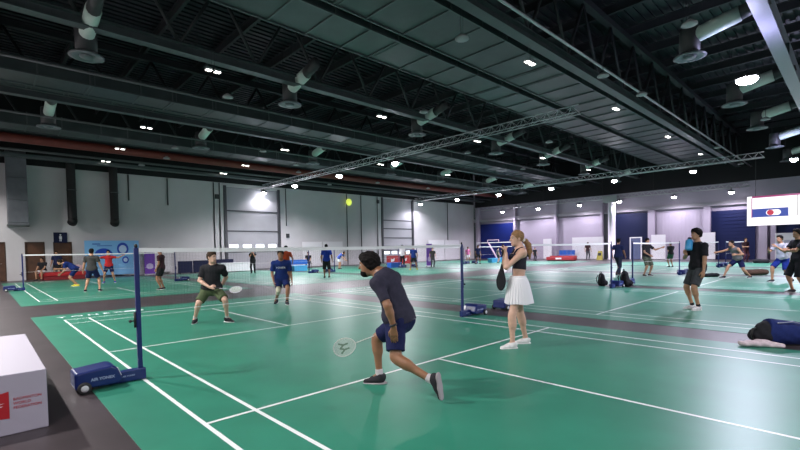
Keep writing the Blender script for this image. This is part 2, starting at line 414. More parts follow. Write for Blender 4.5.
WHITE = mat('gloss_white', (.75, .75, .76), .35); DARKGRIP = mat('grip_black', (.02, .02, .022), .8)
def racket(label, p0, p1, nrm, frame=(.75,.75,.72), strings=(.70,.74,.70), mark=None, group=None, cover=False):
    """p0 grip end (world), p1 centre of the head, nrm = normal of the string bed"""
    p0, p1 = V(*p0), V(*p1); y = unit(p1-p0); n = unit(V(*nrm)-y*(V(*nrm)@y)); x = np.cross(y, n)
    o = empty('badminton_racket', tuple(p0), label, 'racket', group); o.matrix_world = Matrix([[x[0], y[0], n[0], p0[0]], [x[1], y[1], n[1], p0[1]], [x[2], y[2], n[2], p0[2]], [0,0,0,1]])
    a, b = .095, .125; L = .67-.125
    fm = mat('racket_frame_%d' % int(frame[0]*99), frame, .3)
    pts = [(a*math.sin(t)*(1+.06*math.cos(t)), L+b*math.cos(t), 0) for t in np.linspace(0, 2*math.pi, 33)[:-1]]
    MB().tube(pts, .0055, 8, closed=True).build('frame', fm, o)
    MB().tube([(0, .16, 0), (0, L-b, 0)], .0045, 8).build('shaft', fm, o)
    MB().tube([(0, -.01, 0), (0, .0, 0), (0, .15, 0), (0, .175, 0)], [.014, .0145, .0125, .007], 8).build('grip', DARKGRIP, o)
    m = MB()
    for i in range(-9, 10):
        u = i*.0098; w = b*math.sqrt(max(0, 1-(u/a)**2)); m.tube([(u, L-w, 0), (u, L+w, 0)], .0017, 4, cap=False)
    for i in range(-12, 13):
        u = i*.0098; w = a*math.sqrt(max(0, 1-(u/b)**2)); m.tube([(-w, L+u, 0), (w, L+u, 0)], .0017, 4, cap=False)
    so = m.build('string_bed', mat('racket_string', strings, .4), o)
    if cover:
        F = Field(); F.el((0, L, 0), (.108, .138, .020), None, .02); F.rc((0, L-.12, 0), (0, L-.24, 0), .045, .018, .05, (0, 0, 1), .5); field_obj('head_cover', F, .006, cloth(.014, .014, .018, 'cover_black'), o)
    if mark:
        m = MB()
        for cy, sg in ((.03, 1), (-.03, -1)):           # two mirrored Y shapes painted on the strings
            for pth in ([(-.045, cy*sg+.0), (0, 0)], [(.045, cy*sg), (0, 0)]): pass
        for dx in (-.026, .026):
            for q in ([(-.03, .055), (0, .005)], [(.03, .055), (0, .005)], [(0, .005), (0, -.05)]):
                (x0, y0), (x1, y1) = q; d = unit(V(x1-x0, y1-y0, 0)); w = V(-d[1], d[0], 0)*.009
                for zz in (.0016, -.0016):
                    A = V(dx+x0, L+y0, zz); B_ = V(dx+x1, L+y1, zz); m.quad(A-w, B_-w, B_+w, A+w)
        m.build('string_stencil', mark, so)
    return o

# ------------------------------------------------------------------ camera
cam = bpy.data.cameras.new('camera'); co = bpy.data.objects.new('camera', cam); COL.objects.link(co)
CX, CY, CZ, YAW, PIT, ROL, FPX, SHP = -1.3371, -5.8766, 1.4816, .76175, -.030574, -.019323, 440.88, 37.4
fw_ = V(math.sin(YAW)*math.cos(PIT), math.cos(YAW)*math.cos(PIT), math.sin(PIT)); r_ = V(math.cos(YAW), -math.sin(YAW), 0); u_ = np.cross(r_, fw_)
R_ = math.cos(ROL)*r_+math.sin(ROL)*u_; U_ = -math.sin(ROL)*r_+math.cos(ROL)*u_
co.matrix_world = Matrix([[R_[0], U_[0], -fw_[0], CX], [R_[1], U_[1], -fw_[1], CY], [R_[2], U_[2], -fw_[2], CZ], [0,0,0,1]])
cam.sensor_width = 36; cam.lens = FPX/800*36; cam.shift_y = SHP/800; cam.clip_start = .05; cam.clip_end = 300
bpy.context.scene.camera = co

# ------------------------------------------------------------------ room shell
X0, X1, Y0, Y1, ZT = -7., 46., -16., 29.5, 11.4
M_floor = mat('hall_floor_brown', (.048, .037, .041), .38, noise=.25, nscale=1.2, bump=.02, bscale=8)
M_wall = mat('wall_offwhite', (.56, .545, .565), .7, noise=.04, nscale=.8)
M_dark = mat('upper_wall_dark', (.012, .012, .014), .9)
M_dark2 = mat('steel_dark_paint', (.035, .037, .042), .55)
M_steel = mat('steel_teal_grey', (.088, .104, .110), .45, metal=.2, noise=.1, nscale=2)
M_duct = mat('duct_galvanised', (.060, .074, .078), .42, metal=.35, noise=.15, nscale=1.5)
M_alu = mat('truss_aluminium', (.55, .55, .58), .35, metal=.6)
M_roof = mat('roof_deck', (.035, .037, .045), .45, metal=.3)
M_red = mat('pipe_red', (.16, .032, .022), .6, noise=.15, nscale=3)
M_black = mat('matte_black', (.012, .012, .013), .6)
M_blue = mat('door_blue', (.005, .016, .14), .55, spec=.3)
M_navy = mat('barrier_navy', (.007, .011, .045), .6, spec=.25)
M_panelw = mat('partition_white', (.70, .69, .72), .55)
M_green = mat('court_green', (.027, .205, .133), .38, noise=.10, nscale=1.5, bump=.015, bscale=40, spec=.55)
M_line = mat('court_line_white', (.78, .80, .80), .4)
M_pblue = mat('post_blue', (.004, .015, .115), .35)
M_net = mat('net_cord', (.05, .045, .045), .8); M_tape = mat('net_tape', (.86, .85, .87), .7)
M_letg = mat('lettering_grey_blue', (.30, .34, .52), .5)
M_letw = mat('lettering_white', (.75, .76, .8), .5)

structure(MB().box(X0-.2, X1+.2, Y0-.2, Y1+.2, -.2, 0).build('floor', M_floor))
m = MB()
for i in range(int((Y1-Y0)/.35)):                     # corrugated roof deck, ribs along x
    y = Y0+i*.35; m.box(X0, X1, y, y+.2, ZT-.07, ZT+.15); m.box(X0, X1, y+.2, y+.35, ZT, ZT+.15)
structure(m.build('ceiling', M_roof))
# left wall (y = 29.5): white to 7 m, dark above, with two roller door openings, three brown doors
def wall_y(name, m_, y, t, x0, x1, z0, z1, holes):
    """wall facing -y at y, thickness t, with rectangular holes (xa, xb, za, zb) sorted along x"""
    b = MB(); x = x0
    for xa, xb, za, zb in holes:
        b.box(x, xa, y, y+t, z0, z1)
        if za > z0: b.box(xa, xb, y, y+t, z0, za)
        if zb < z1: b.box(xa, xb, y, y+t, zb, z1)
        x = xb
    b.box(x, x1, y, y+t, z0, z1); return structure(b.build(name, m_))
DOORS = [(-1.6, -.1), (1.15, 2.6), (3.0, 4.45)]
DOORS = [(-1.5, -.18), (.70, 1.66), (2.08, 3.04)]
holes = [(a, b, 0, 2.35) for a, b in DOORS]+[(13.1, 17.8, 0, 6.75), (29.9, 34.5, 0, 6.9)]
wall_y('wall_left', M_wall, Y1, .3, X0, X1, 0, 7.05, holes)
structure(MB().box(X0, X1, Y1+.02, Y1+.3, 7.05, ZT).build('wall_left_upper', M_dark))
structure(MB().box(X0, X1, Y1-.03, Y1-.001, 0, .22).build('baseboard_left', mat('base_grey', (.16, .15, .17), .7))) if False else None
M_wood = mat('door_brown', (.085, .034, .016), .5, noise=.25, nscale=3)
M_frame = mat('door_frame_dark', (.05, .022, .012), .5)
for i, (a, b) in enumerate(DOORS):
    d = MB().box(a+.06, b-.06, Y1+.06, Y1+.11, .01, 2.29).build('door_%d' % (i+1), M_wood); structure(d)
    f = MB(); f.box(a, a+.06, Y1-.02, Y1+.14, 0, 2.35); f.box(b-.06, b, Y1-.02, Y1+.14, 0, 2.35); f.box(a+.06, b-.06, Y1-.02, Y1+.14, 2.29, 2.35); f.build('door_frame', M_frame, d)
    MB().tube([(b-.2, Y1+.06, 1.05), (b-.2, Y1+.0, 1.05), (b-.32, Y1+.0, 1.05)], .012).build('door_handle', M_alu, d)
M_roll = mat('roller_grey', (.34, .34, .37), .55, noise=.05, nscale=1); M_rollj = mat('roller_joint_dark', (.05, .05, .06), .6)
M_lite = mat('door_window_daylight', (.8, .85, .9), .3, emit=(.85, .92, 1), es=2.0)
for k, (a, b, zt, splits, wz) in enumerate(((13.1, 17.8, 6.75, (1.5, 3.2, 4.85), 1.55), (29.9, 34.5, 6.9, (1.35, 2.7, 3.7, 4.6), None))):
    d = MB(); zs = [0]+list(splits)+[zt]
    for z0, z1 in zip(zs, zs[1:]):
        d.box(a+.1, b-.1, Y1+.08, Y1+.14, z0+.025, z1-.025)
    d = structure(d.build('door_%d' % (k+4), M_roll))
    j = MB().box(a+.08, b-.08, Y1+.15, Y1+.2, 0, zt)
    for z in splits: j.box(a+.1, b-.1, Y1+.045, Y1+.08, z-.05, z+.05)
    j.build('door_joint', M_rollj, d)
    r = MB().box(a-.12, a+.1, Y1-.10, Y1+.1, 0, zt+.1).box(b-.1, b+.12, Y1-.10, Y1+.1, 0, zt+.1); r.build('door_rail', M_rollj, d)
    for i in range(4 if k == 0 else 4):
        x = a+.65+i*((b-a-1.3)/3.); MB().bbox(x-.36, x+.36, Y1+.06, Y1+.085, 1.68 if k == 0 else .95, 2.1 if k == 0 else 1.25, .01).build('door_window', M_lite, d)
# right wall (x = 46) as bays between columns
def wall_x(name, m_, x, y0, y1, z0, z1, t=.3): return structure(MB().box(x, x+t, y0, y1, z0, z1).build(name, m_))
M_wallr = mat('wall_right_pale', (.37, .33, .41), .65, noise=.04, nscale=.6)
wall_x('wall_right', M_wallr, 46.35, Y0, Y1, 0, 6.7)
wall_x('wall_right_upper', M_dark, 46.3, Y0, Y1, 6.7, ZT)
structure(MB().box(46.0, 46.35, Y0, 29.5, 4.75, 5.15).build('trim_1', mat('beam_grey', (.30, .28, .32), .6)))
structure(MB().box(X0-.3, X0, Y0, Y1, 0, ZT).build('wall_rear', M_wall)); structure(MB().box(X0, X1, Y0-.3, Y0, 0, ZT).build('wall_near', M_wall))
# bays: blue roller doors and pale corrugated panels
def slatted_panel(name, y0, y1, z1, mt, x=46.1, pitch=.28, step=.03):
    b = MB(); n = int((y1-y0)/pitch)
    for i in range(n):
        a = y0+i*(y1-y0)/n; w = (y1-y0)/n; b.box(x, x+.2, a, a+w*.6, 0, z1); b.box(x+step, x+.2, a+w*.6, a+w, 0, z1)
    return b.build(name, mt)
def roller(name, y0, y1, z1, mt, x=46.1):
    b = MB(); n = int(z1/.3)
    for i in range(n): b.box(x, x+.2, y0, y1, i*z1/n, (i+.86)*z1/n); b.box(x+.03, x+.2, y0, y1, (i+.86)*z1/n, (i+1)*z1/n)
    return b.build(name, mt)
structure(roller('door_6', 23.7, 28.5, 4.45, M_blue)); structure(roller('door_7', 8.55, 11.9, 4.6, M_navy)); structure(slatted_panel('trim_2', 3.95, 7.85, 4.4, M_wallr))
structure(roller('door_8', .35, 3.5, 4.3, mat('door_blue_deep', (.004, .009, .055), .6, spec=.25))); structure(roller('door_9', -8., -1.0, 4.2, mat('door_blue_deep', (.004, .009, .055), .6, spec=.25)))
structure(MB().box(46.08, 46.3, 12.05, 12.85, 0, 4.7).build('trim_3', M_dark2))
for i, (y, w) in enumerate(((8.25, .55), (3.72, .5), (-.2, .55), (-.85, .35), (23.3, .3), (28.8, .4), (12.95, .3), (18.05, .3))):
    structure(MB().bbox(45.75, 46.3, y-w/2, y+w/2, 0, 4.75 if i < 4 else 6.6, .03).build('trim_%d' % (10+i), M_wallr))

# ------------------------------------------------------------------ courts, nets, net posts
PX, PY = 8.1, 19.0
COLN = ['in the foreground beside the white plinth', 'second from the left plinth, beyond the white-skirted woman', 'third along, beyond the dark backpack and its net post', 'fourth along, under the lit hanging screen', 'fifth along, nearest the pale far wall']
COLF = ['at far left in front of the brown doors', 'second along, facing the grey roller door', 'third along, facing the white stretch of wall by the round yellow lamp', 'fourth along, facing the striped roller door', 'fifth along, nearest the big blue door']
def court_mesh():
    b = MB(); b.box(-.5, 6.63, -7.87, 7.87, .0005, .005); b.cur = 1; z = .0062; w = .04
    def L(x0, x1, y0, y1): b.quad((x0, y0, z), (x1, y0, z), (x1, y1, z), (x0, y1, z))
    for x in (0, .46, 5.60, 6.06): L(x, x+w, -6.7, 6.7)
    for s in (-1, 1):
        for y in (6.68, 5.92, 1.98):
            L(.04, .46, s*y-w/2, s*y+w/2); L(.50, 5.60, s*y-w/2, s*y+w/2); L(5.64, 6.06, s*y-w/2, s*y+w/2)
        L(3.03, 3.07, *sorted((s*2.0, s*5.9)))
    return b
court0 = court_mesh().build('badminton_court', [M_green, M_line])
court0['label'] = 'x'
def mark_court(o):                                   # printed white wordmark along the far end of the mat
    t = text('mat_lettering', 'Y O N E X', .30, M_letw, o, (.62, 7.25, .007), (0, 0, 0), .0005, .006); MB().prism([(1.28, 7.12), (1.72, 7.12), (1.80, 7.36), (1.36, 7.36)], .0062, .0075, 'z').build('mat_mark', M_letw, o)
mark_court(court0)
nb = MB()
for i in range(0, 41): nb.tube([(0, 0, .79+i*.0183), (6.06, 0, .79+i*.0183)], .0006, 3, cap=False)
for i in range(0, 160): x = .02+i*.038; nb.tube([(x, 0, .79), (x, 0, 1.525)], .0006, 3, cap=False)
nb2 = MB()
for i in range(0, 14): nb2.tube([(0, 0, .79+i*.056), (6.06, 0, .79+i*.056)], .0012, 3, cap=False)
for i in range(0, 61): x = .02+i*.1; nb2.tube([(x, 0, .79), (x, 0, 1.525)], .0012, 3, cap=False)
def make_net(b):
    e = empty('badminton_net', (0,0,0), 'x', 'net', 'badminton nets')
    b.build('net_mesh', M_net, e)
    tp = MB(); n = 12
    for i in range(n):                               # white top tape, slightly sagging in the middle
        x0, x1 = 6.06*i/n, 6.06*(i+1)/n; f = lambda x: 1.552-.018*(1-((x-3.03)/3.03)**2)
        tp.add([(x0, -.004, f(x0)-.05), (x1, -.004, f(x1)-.05), (x1, -.004, f(x1)), (x0, -.004, f(x0)), (x0, .004, f(x0)-.05), (x1, .004, f(x1)-.05), (x1, .004, f(x1)), (x0, .004, f(x0))],
               [(0,1,2,3), (7,6,5,4), (3,2,6,7), (0,4,5,1)])
    tp.build('top_tape', M_tape, e)
    MB().tube([(0, 0, .79), (6.06, 0, .79)], .004, 4).build('bottom_cord', M_tape, e)
    return e
net0 = make_net(nb); net1 = make_net(nb2)
def make_post(detail=True):
    """post at origin, weighted base stretching to -x"""
    e = empty('net_post', (0,0,0), 'x', 'net post', 'blue net posts')
    p = MB(); p.bbox(-.025, .025, -.022, .022, .02, 1.555, .008); p.build('pole', M_pblue, e)
    MB().tube([(-.036, 0, .62), (-.036, 0, .80)], .014).tube([(-.03, .0, .70), (-.075, 0, .70)], .008).ball((-.085, 0, .70), .018, 6).build('tension_winch', M_black, e)
    MB().lathe([(.004, 0), (.018, .01), (.018, .04), (.006, .05)], (0, 0, 1.55), 10).build('pulley_cap', M_black, e)
    a = MB(); a.bbox(-.33, .05, -.045, .045, .01, .14, .01); a.build('base_arm', M_pblue, e)
    b = MB(); b.prism([(-.65, .045), (-.24, .045), (-.21, .09), (-.26, .225), (-.31, .255), (-.65, .225)], -.17, .17); bo = b.build('weight_box', M_pblue, e)
    bv = bo.modifiers.new('bevel', 'BEVEL'); bv.width = .025; bv.segments = 3
    MB().prism([(-.226, .13), (-.219, .13), (-.250, .215), (-.258, .215)], -.15, -.10).build('reflector_strip', mat('silver_strip', (.6, .6, .66), .3), bo)
    for sy in (-1, 1):
        w = MB(); w.lathe([(.03, -.02), (.058, -.02), (.064, -.012), (.064, .012), (.058, .02), (.03, .02)], (0,0,0), 18)
        wo = w.build('wheel', mat('tyre_black', (.02, .02, .022), .7), e, (-.57, sy*.185, .062)); wo.rotation_euler = (math.pi/2, 0, 0)
        h = MB().lathe([(.008, -.024), (.036, -.024), (.036, .024), (.008, .024)], (0,0,0), 12).build('wheel_hub', mat('hub_white', (.6, .6, .62), .4), wo)
    for sy in (-1, 1):
        text('lettering', 'AIR YONEX', .042, M_letg, bo, (-.40, sy*.1715, .135), (math.pi/2, 0, 0 if sy < 0 else math.pi), .001, .0015)
        text('arm_lettering', 'AIR YONEX', .024, M_letg, e, (-.13, sy*.0458, .078), (math.pi/2, 0, 0 if sy < 0 else math.pi), .001, .0008)
    return e
post0 = make_post()
first = dict(c=True, n=True, n1=True, p=True)
def use(o, key):
    if first.get(key): first[key] = False; return o
    return copy_tree(o)
NETS = [(i, 0) for i in range(5)]+[(i, 1) for i in range(5)]
NLAB = [['nearest net, behind the crouching player in the navy tee', 'net on the court beyond the white-skirted woman', 'net behind the man in camouflage shorts', 'net past the lunging player in the grey tank top', 'faint net near the far pale wall'],
        ['net in front of the brown doors and blue poster', 'net across the court before the grey roller door', 'net before the white wall with the yellow lamp', 'net before the striped roller door', 'net on the court by the big blue door']]
for i, j in NETS:
    x, y = PX*i, PY*j
    c = use(court0, 'c'); c.location = (x, y, 0)
    props(c, 'green court mat '+(COLF if j else COLN)[i], 'court', 'green court mats')
    n = use(net0, 'n') if (j == 0 and i < 2) else use(net1, 'n1'); n.location = (x, y, 0)
    props(n, 'white-taped badminton '+NLAB[j][i], 'net', 'badminton nets')
    for k, (px, rz) in enumerate(((-.005, 0), (6.085, math.pi))):
        if i == 4 and k == 1: continue
        p = use(post0, 'p'); p.location = (x+px, y, 0); p.rotation_euler = (0, 0, rz)
        side = ('left', 'right')[k]
        if (i, j, k) == (0, 0, 0): lab = 'tall blue net post nearest the camera, its wheeled weight box beside the white plinth'
        elif (i, j, k) == (0, 0, 1): lab = 'blue net post and lettered weight box to the left of the white-skirted woman'
        elif (i, j, k) == (1, 0, 0): lab = 'blue net post whose weight box peeks out behind the white skirt'
        elif (i, j, k) == (1, 0, 1): lab = 'blue net post with dark bags around its base, by the walking man'
        elif (i, j, k) == (2, 0, 0): lab = 'thin blue net post beside the black backpack in front of camouflage shorts'
        else: lab = 'blue post, %s end of %s' % (side, NLAB[j][i])
        props(p, lab, 'net post', 'blue net posts')

# ------------------------------------------------------------------ ceiling steelwork and services
def girder(y, label, x0=X0, x1=X1, zb=7.95, zt=10.6, big=True):
    e = empty('roof_truss', (0, y, zb), label, 'truss', 'roof trusses along the hall')
    f = MB(); f.box(x0, x1, -.17, .17, 0, .035); f.box(x0, x1, -.02, .02, .035, .28); f.box(x0, x1, -.17, .17, .28, .31); f.build('bottom_chord', M_steel, e)
    f = MB(); f.box(x0, x1, -.13, .13, zt-zb, zt-zb+.25); f.build('top_chord', M_dark2, e)
    n = int((x1-x0)/2.6)
    for k in range(n):
        xa = x0+k*(x1-x0)/n; xm = xa+(x1-x0)/n/2; xb = xa+(x1-x0)/n
        MB().tube([(xa, 0, .3), (xm, 0, zt-zb)], .06, 6).build('diagonal_web', M_dark2, e)
        MB().tube([(xm, 0, zt-zb), (xb, 0, .3)], .06, 6).build('diagonal_web', M_dark2, e)
    return e
girder(9.45, 'long roof truss with pale lower flange crossing the upper left of the hall')
girder(1.5, 'long roof truss running over the net line of the near courts')
girder(17.6, 'roof truss third out from the camera, beyond the round ceiling diffusers')
girder(25.4, 'roof truss nearest the white left wall')
girder(-6.9, 'roof truss nearest above the camera on the right')
# big violet-lit beam at upper right, steeper: runs along the hall at y = -3.8
e = empty('roof_beam', (0, -3.85, 8.0), 'thick pale steel beam at the upper right edge of the hall', 'beam')
MB().box(X0, X1, -.2, .2, 0, .04).box(X0, X1, -.02, .02, .04, .5).box(X0, X1, -.2, .2, .5, .54).build('beam_flange', mat('beam_violet_grey', (.34, .33, .40), .45), e)
for k in range(9): MB().box(k*5.4-2.0, k*5.4-1.9, -.19, .19, .05, .5).build('stiffener_plate', M_steel, e)
# purlins across the hall
pur = MB(); pur.box(-.06, .06, Y0, Y1, 0, .04).box(-.015, .015, Y0, Y1, .04, .36).box(-.06, .06, Y0, Y1, .36, .4); pur0 = pur.build('roof_purlin', M_dark2)
for i in range(21):
    o = pur0 if i == 0 else copy_tree(pur0); o.location = (X0+1.2+2.6*i, 0, ZT-.55)
    props(o, 'dark steel roof purlin crossing under the roof deck', 'purlin', 'roof purlins')
# rectangular galvanised air ducts in pairs along the hall
def air_duct(y0, y1, z, lab, h=.55, pitch=1.45):
    e = empty('air_duct', (0, (y0+y1)/2, z), lab, 'air duct', 'ribbed rectangular air ducts'); w = (y1-y0)/2
    b = MB(); b.cur = 1; b.box(X0+.1, X1-.1, -w, w, 0, h); b.cur = 0; x = X0+.4; r = random.Random(int(y0*10))
    while x < X1-.3:
        b.box(x, x+.05, -w-.03, w+.03, -.035, h+.03)
        if r.random() < .5: b.box(x+.16, x+.19, -w-.015, w+.015, -.018, h)
        x += pitch*(.8+.4*r.random())
    b.build('duct_body', [M_steel, M_duct], e)
    for s in (-1, 1): MB().box(X0+.1, X1-.1, s*w-.025, s*w+.025, -.05, 0).build('edge_angle', M_steel, e)
    return e
air_duct(4.75, 6.35, 8.35, 'wide ribbed air duct just left of the top centre, lower of the pair')
air_duct(2.35, 4.35, 8.35, 'wide ribbed air duct at the top centre beside the near truss')
air_duct(14.6, 16.0, 8.0, 'long grey air duct crossing the left of the hall, nearer of two')
air_duct(16.3, 17.2, 8.2, 'narrow grey air duct beyond the first on the left of the hall')
air_duct(21.4, 22.9, 7.7, 'grey air duct in front of the red pipe, nearest the left wall')
def pipe(pts, r, m_, name, lab, cat, grp=None, n=8):
    return thing(MB().tube(pts, r, n).build(name, m_), lab, cat, grp)
pipe([(X0, 25.0, 7.72), (X1, 25.0, 7.72)], .24, M_red, 'sprinkler_main', 'thick dull red pipe running along above the left wall', 'pipe')
pipe([(X0, 26.8, 7.45), (X1, 26.8, 7.45)], .07, M_steel, 'service_pipe', 'thin grey pipe between the red pipe and the left wall', 'pipe')
pipe([(X0, .62, 7.85), (X1, .62, 7.85)], .045, M_alu, 'conduit_pipe', 'thin bright conduit running below the truss over the near courts', 'pipe')
pipe([(X0, 13.0, 7.9), (X1, 13.0, 7.9)], .05, M_steel, 'conduit_pipe', 'thin grey conduit between the round diffusers and the left ducts', 'pipe')
pipe([(X0, 19.6, 7.75), (X1, 19.6, 7.75)], .05, M_steel, 'conduit_pipe', 'thin grey conduit on the left side between two grey ducts', 'pipe')
b = MB(); b.box(X0, X1, 27.8, 28.3, 7.25, 7.33); b.box(X0, X1, 27.77, 27.8, 7.25, 7.42); b.box(X0, X1, 28.3, 28.33, 7.25, 7.42)
thing(b.build('cable_tray', M_steel), 'metal cable tray above the top edge of the white left wall', 'cable tray')
# round swirl diffusers with pale curved duct sleeves, on a regular grid
M_sleeve = mat('sleeve_pale', (.66, .78, .72), .45, noise=.06, nscale=2); M_drum = mat('drum_dark', (.05, .05, .055), .5); M_ring = mat('ring_grey', (.16, .17, .19), .4)
def make_diffuser():
    e = empty('ceiling_diffuser', (0,0,0), 'x', 'diffuser', 'round ceiling air diffusers')
    MB().lathe([(.42, .1), (.42, .95), (.40, 1.05)], (0,0,0), 24).build('drum', M_drum, e)
    MB().lathe([(.40, .12), (.50, .02), (.66, -.02), (.68, -.06), (.52, -.08), (.40, -.02)], (0,0,0), 28).build('flared_ring', M_ring, e)
    MB().lathe([(.05, -.10), (.24, -.10), (.26, -.06), (.26, .02), (.05, .02)], (0,0,0), 20).build('centre_disc', M_ring, e)
    b = MB(); b.tube([(0, -.05, .70), (0, -.5, .78), (0, -1.1, .90), (0, -1.9, 1.05)], .30, 16); b.build('duct_sleeve', M_sleeve, e, label='pale curved duct sleeve')
    MB().tube([(0, -1.9, 1.05), (0, -2.9, 1.3)], .27, 12).build('branch_duct', M_drum, e)
    c = MB()
    for sx in (-.3, .3): c.tube([(sx, .2, 1.0), (sx, .2, 3.2)], .012, 5)
    c.build('hanger_rods', M_dark2, e)
    return e
dif0 = make_diffuser(); k = 0
ROWN = {-2.0: 'right-hand row', 10.2: 'middle row', 20.1: 'row nearest the left wall'}
ORD = ['nearest the camera', 'second', 'third', 'fourth', 'fifth', 'sixth', 'seventh']
for y in (10.2, 20.1, -2.0):
    for i, x in enumerate((1.2, 8.0, 15.4, 22.6, 28.6, 35.4, 42.4)):
        if y < 0 and x < 10: continue
        o = dif0 if k == 0 else copy_tree(dif0); k += 1; o.location = (x, y, 7.45 if y > 0 else 7.5); o.scale = (.68, .68, .8)
        nth = ORD[i-(2 if y < 0 else 0)]
        props(o, 'round ceiling diffuser, %s of the %s' % (nth if 'near' in nth else nth+' from camera', ROWN[y]), 'diffuser', 'round ceiling air diffusers')
# small pendants: dark caps and lit twin downlights
M_lamp = mat('downlight_lit', (.9, .9, .9), .4, emit=(1, .97, .9), es=9)
M_cap = mat('pendant_cap', (.38, .38, .40), .5)
def make_pendant(lit):
    e = empty('pendant_downlight', (0,0,0), 'x', 'ceiling light', 'twin downlights lit' if lit else 'unlit pendant caps')
    MB().tube([(-.05, 0, .05), (-.05, 0, 1.6)], .006, 4).tube([(.05, 0, .05), (.05, 0, 1.6)], .006, 4).build('suspension_wire', M_dark2, e)
    if lit:
        for s in (-1, 1):
            MB().bbox(s*.14-.10, s*.14+.10, -.09, .09, .0, .07, .01).build('lamp_housing', M_cap, e)
            MB().bbox(s*.14-.085, s*.14+.085, -.075, .075, -.012, .0, .004).build('lamp_lens', M_lamp, e)
    else:
        MB().lathe([(.05, .12), (.09, .10), (.19, .02), (.20, -.02), (.05, -.03)], (0,0,0), 16).build('cap', M_cap, e)
    return e
pl0, pu0 = make_pendant(True), make_pendant(False)
litp = [(4.4, 8.8), (11.9, 9.0), (11.75, 1.58), (18.98, 1.59), (4.56, 17.4), (4.6, 22.98), (4.7, 27.4), (12.1, 23.4), (11.83, 17.5), (12.16, 27.3), (26.5, 1.6), (19, 9.0), (19.2, 17.4), (26.3, 9.0), (26.4, 17.4), (33.5, 9), (33.6, 1.6)]
unl = [(5.74, 10.87), (8.77, 2.0), (14.69, .44), (12.77, -2.6), (17.85, .2), (6.87, 20.9), (11.0, 18.6), (6.73, 27.4), (7.33, 24.1), (14.68, 21.1), (12.85, 7.3), (21.0, 11.2), (32.2, .4), (29, 12.1), (24.6, 24.0), (21.8, 27.4), (31.0, 23.8), (40.5, .5), (22.4, 6.5), (16.3, 23.5), (26.4, -2.6)]
def where(x, y):
    a = 'over the nearest court' if x < 7 else 'over the second column of courts' if x < 15 else 'over the third column' if x < 23 else 'over the fourth column' if x < 31 else 'near the far wall'
    b_ = ', right of the net line' if y < 1 else ', just above the net line' if y < 3 else ', beside the pale truss flange' if y < 12.5 else ', half way to the left wall' if y < 19.5 else ', out near the red pipe' if y < 25 else ', close to the left wall'
    return a+b_
for i, (x, y) in enumerate(litp):
    o = pl0 if i == 0 else copy_tree(pl0); o.location = (x, y, 7.4); props(o, 'lit twin downlight '+where(x, y), 'ceiling light', 'lit twin downlights')
for i, (x, y) in enumerate(unl):
    o = pu0 if i == 0 else copy_tree(pu0); o.location = (x, y, 7.4); props(o, 'unlit disc pendant '+where(x, y), 'ceiling light', 'unlit disc pendants')
# aluminium lighting trusses across the hall with floodlights
def box_truss(x, y0, y1, z, lab, s=.19, r=.024):
    e = empty('lighting_truss', (x, y0, z), lab, 'truss', 'aluminium lighting trusses'); L = y1-y0; n = int(L/.55)
    b = MB()
    for sx, sz in ((-s, 0), (s, 0), (0, .34)): b.tube([(sx, 0, sz), (sx, L, sz)], r, 6)
    b.build('chord_tubes', M_alu, e)
    b = MB(); d = L/n
    for i in range(n):
        a, c_, m_ = i*d, (i+1)*d, (i+.5)*d
        for sx in (-s, s): b.tube([(sx, a, 0), (0, m_, .34)], .012, 4, cap=False).tube([(0, m_, .34), (sx, c_, 0)], .012, 4, cap=False)
        b.tube([(-s, a, 0), (s, c_, 0)], .012, 4, cap=False)
    o = b.build('lattice_bracing', M_alu, e)
    w = MB()
    for y in (7.6, 12.2, 18.7, 24.0, 27.3):
        if y < y1: w.tube([(0, y-y0, .34), (0, y-y0, 2.6)], .008, 4)
    w.build('hanging_cables', M_dark2, e)
    return e
TZ = 6.78
box_truss(16.2, 2.0, 29.2, TZ, 'lattice lighting truss crossing the hall from the grey roller door to the centre')
box_truss(34.4, -1.6, 29.0, TZ, 'second lattice lighting truss, further down the hall')
box_truss(44.3, .5, 27, 6.05, 'thin lattice truss in front of the far pale wall')
M_flood = mat('flood_lens', (.9, .9, 1), .3, emit=(.93, .90, 1), es=60)
def make_flood():
    e = empty('flood_spotlight', (0,0,0), 'x', 'flood light', 'flood lights on the trusses')
    MB().tube([(0, 0, .28), (0, 0, .12)], .02, 6).tube([(-.21, 0, .02), (-.21, 0, .13), (.21, 0, .13), (.21, 0, .02)], .014, 6).build('bracket', M_black, e)
    MB().bbox(-.2, .2, -.19, .19, -.06, .09, .02).build('housing', M_black, e)
    MB().lathe([(.19, -.05), (.185, -.12), (.13, -.185), (.03, -.215)], (0,0,0), 14).build('lens', M_flood, e)
    return e
fl0 = make_flood(); FL = []
T1 = [(16.2, y, TZ-.28) for y in (29.0, 23.9, 18.2, 12.75)]
T2 = [(34.4, y, TZ-.28) for y in (28.1, 22.9, 17.9, 12.6, 7.4, 2.2)]
T3 = [(44.3, y, 5.77) for y in (24.0, 19.3, 14.6, 10.6, 5.9, 1.7)]
EX = [(16.2, -3.35, 6.62), (34.4, -3.0, TZ-.28)]
FLL = (['flood light at the roller door end of the nearer lighting truss', 'second flood light from the left end of the nearer truss', 'third flood light from the left end of the nearer truss', 'fourth flood light from the left end of the nearer truss']
  + ['flood light on the further truss, %s from its left end' % w for w in ('first', 'second', 'third', 'fourth', 'fifth', 'sixth')]
  + ['small flood light near the far pale wall, %s from the left' % w for w in ('first', 'second', 'third', 'fourth', 'fifth', 'sixth')]
  + ['large bright square flood light at the upper right, by the thick beam', 'flood light at the right edge above the lit screen'])
for i, (p, lab) in enumerate(zip(T1+T2+T3+EX, FLL)):
    o = fl0 if i == 0 else copy_tree(fl0); o.location = p; props(o, lab, 'flood light', 'flood lights')
    if i == 16: o.scale = (1.5, 1.5, .9)
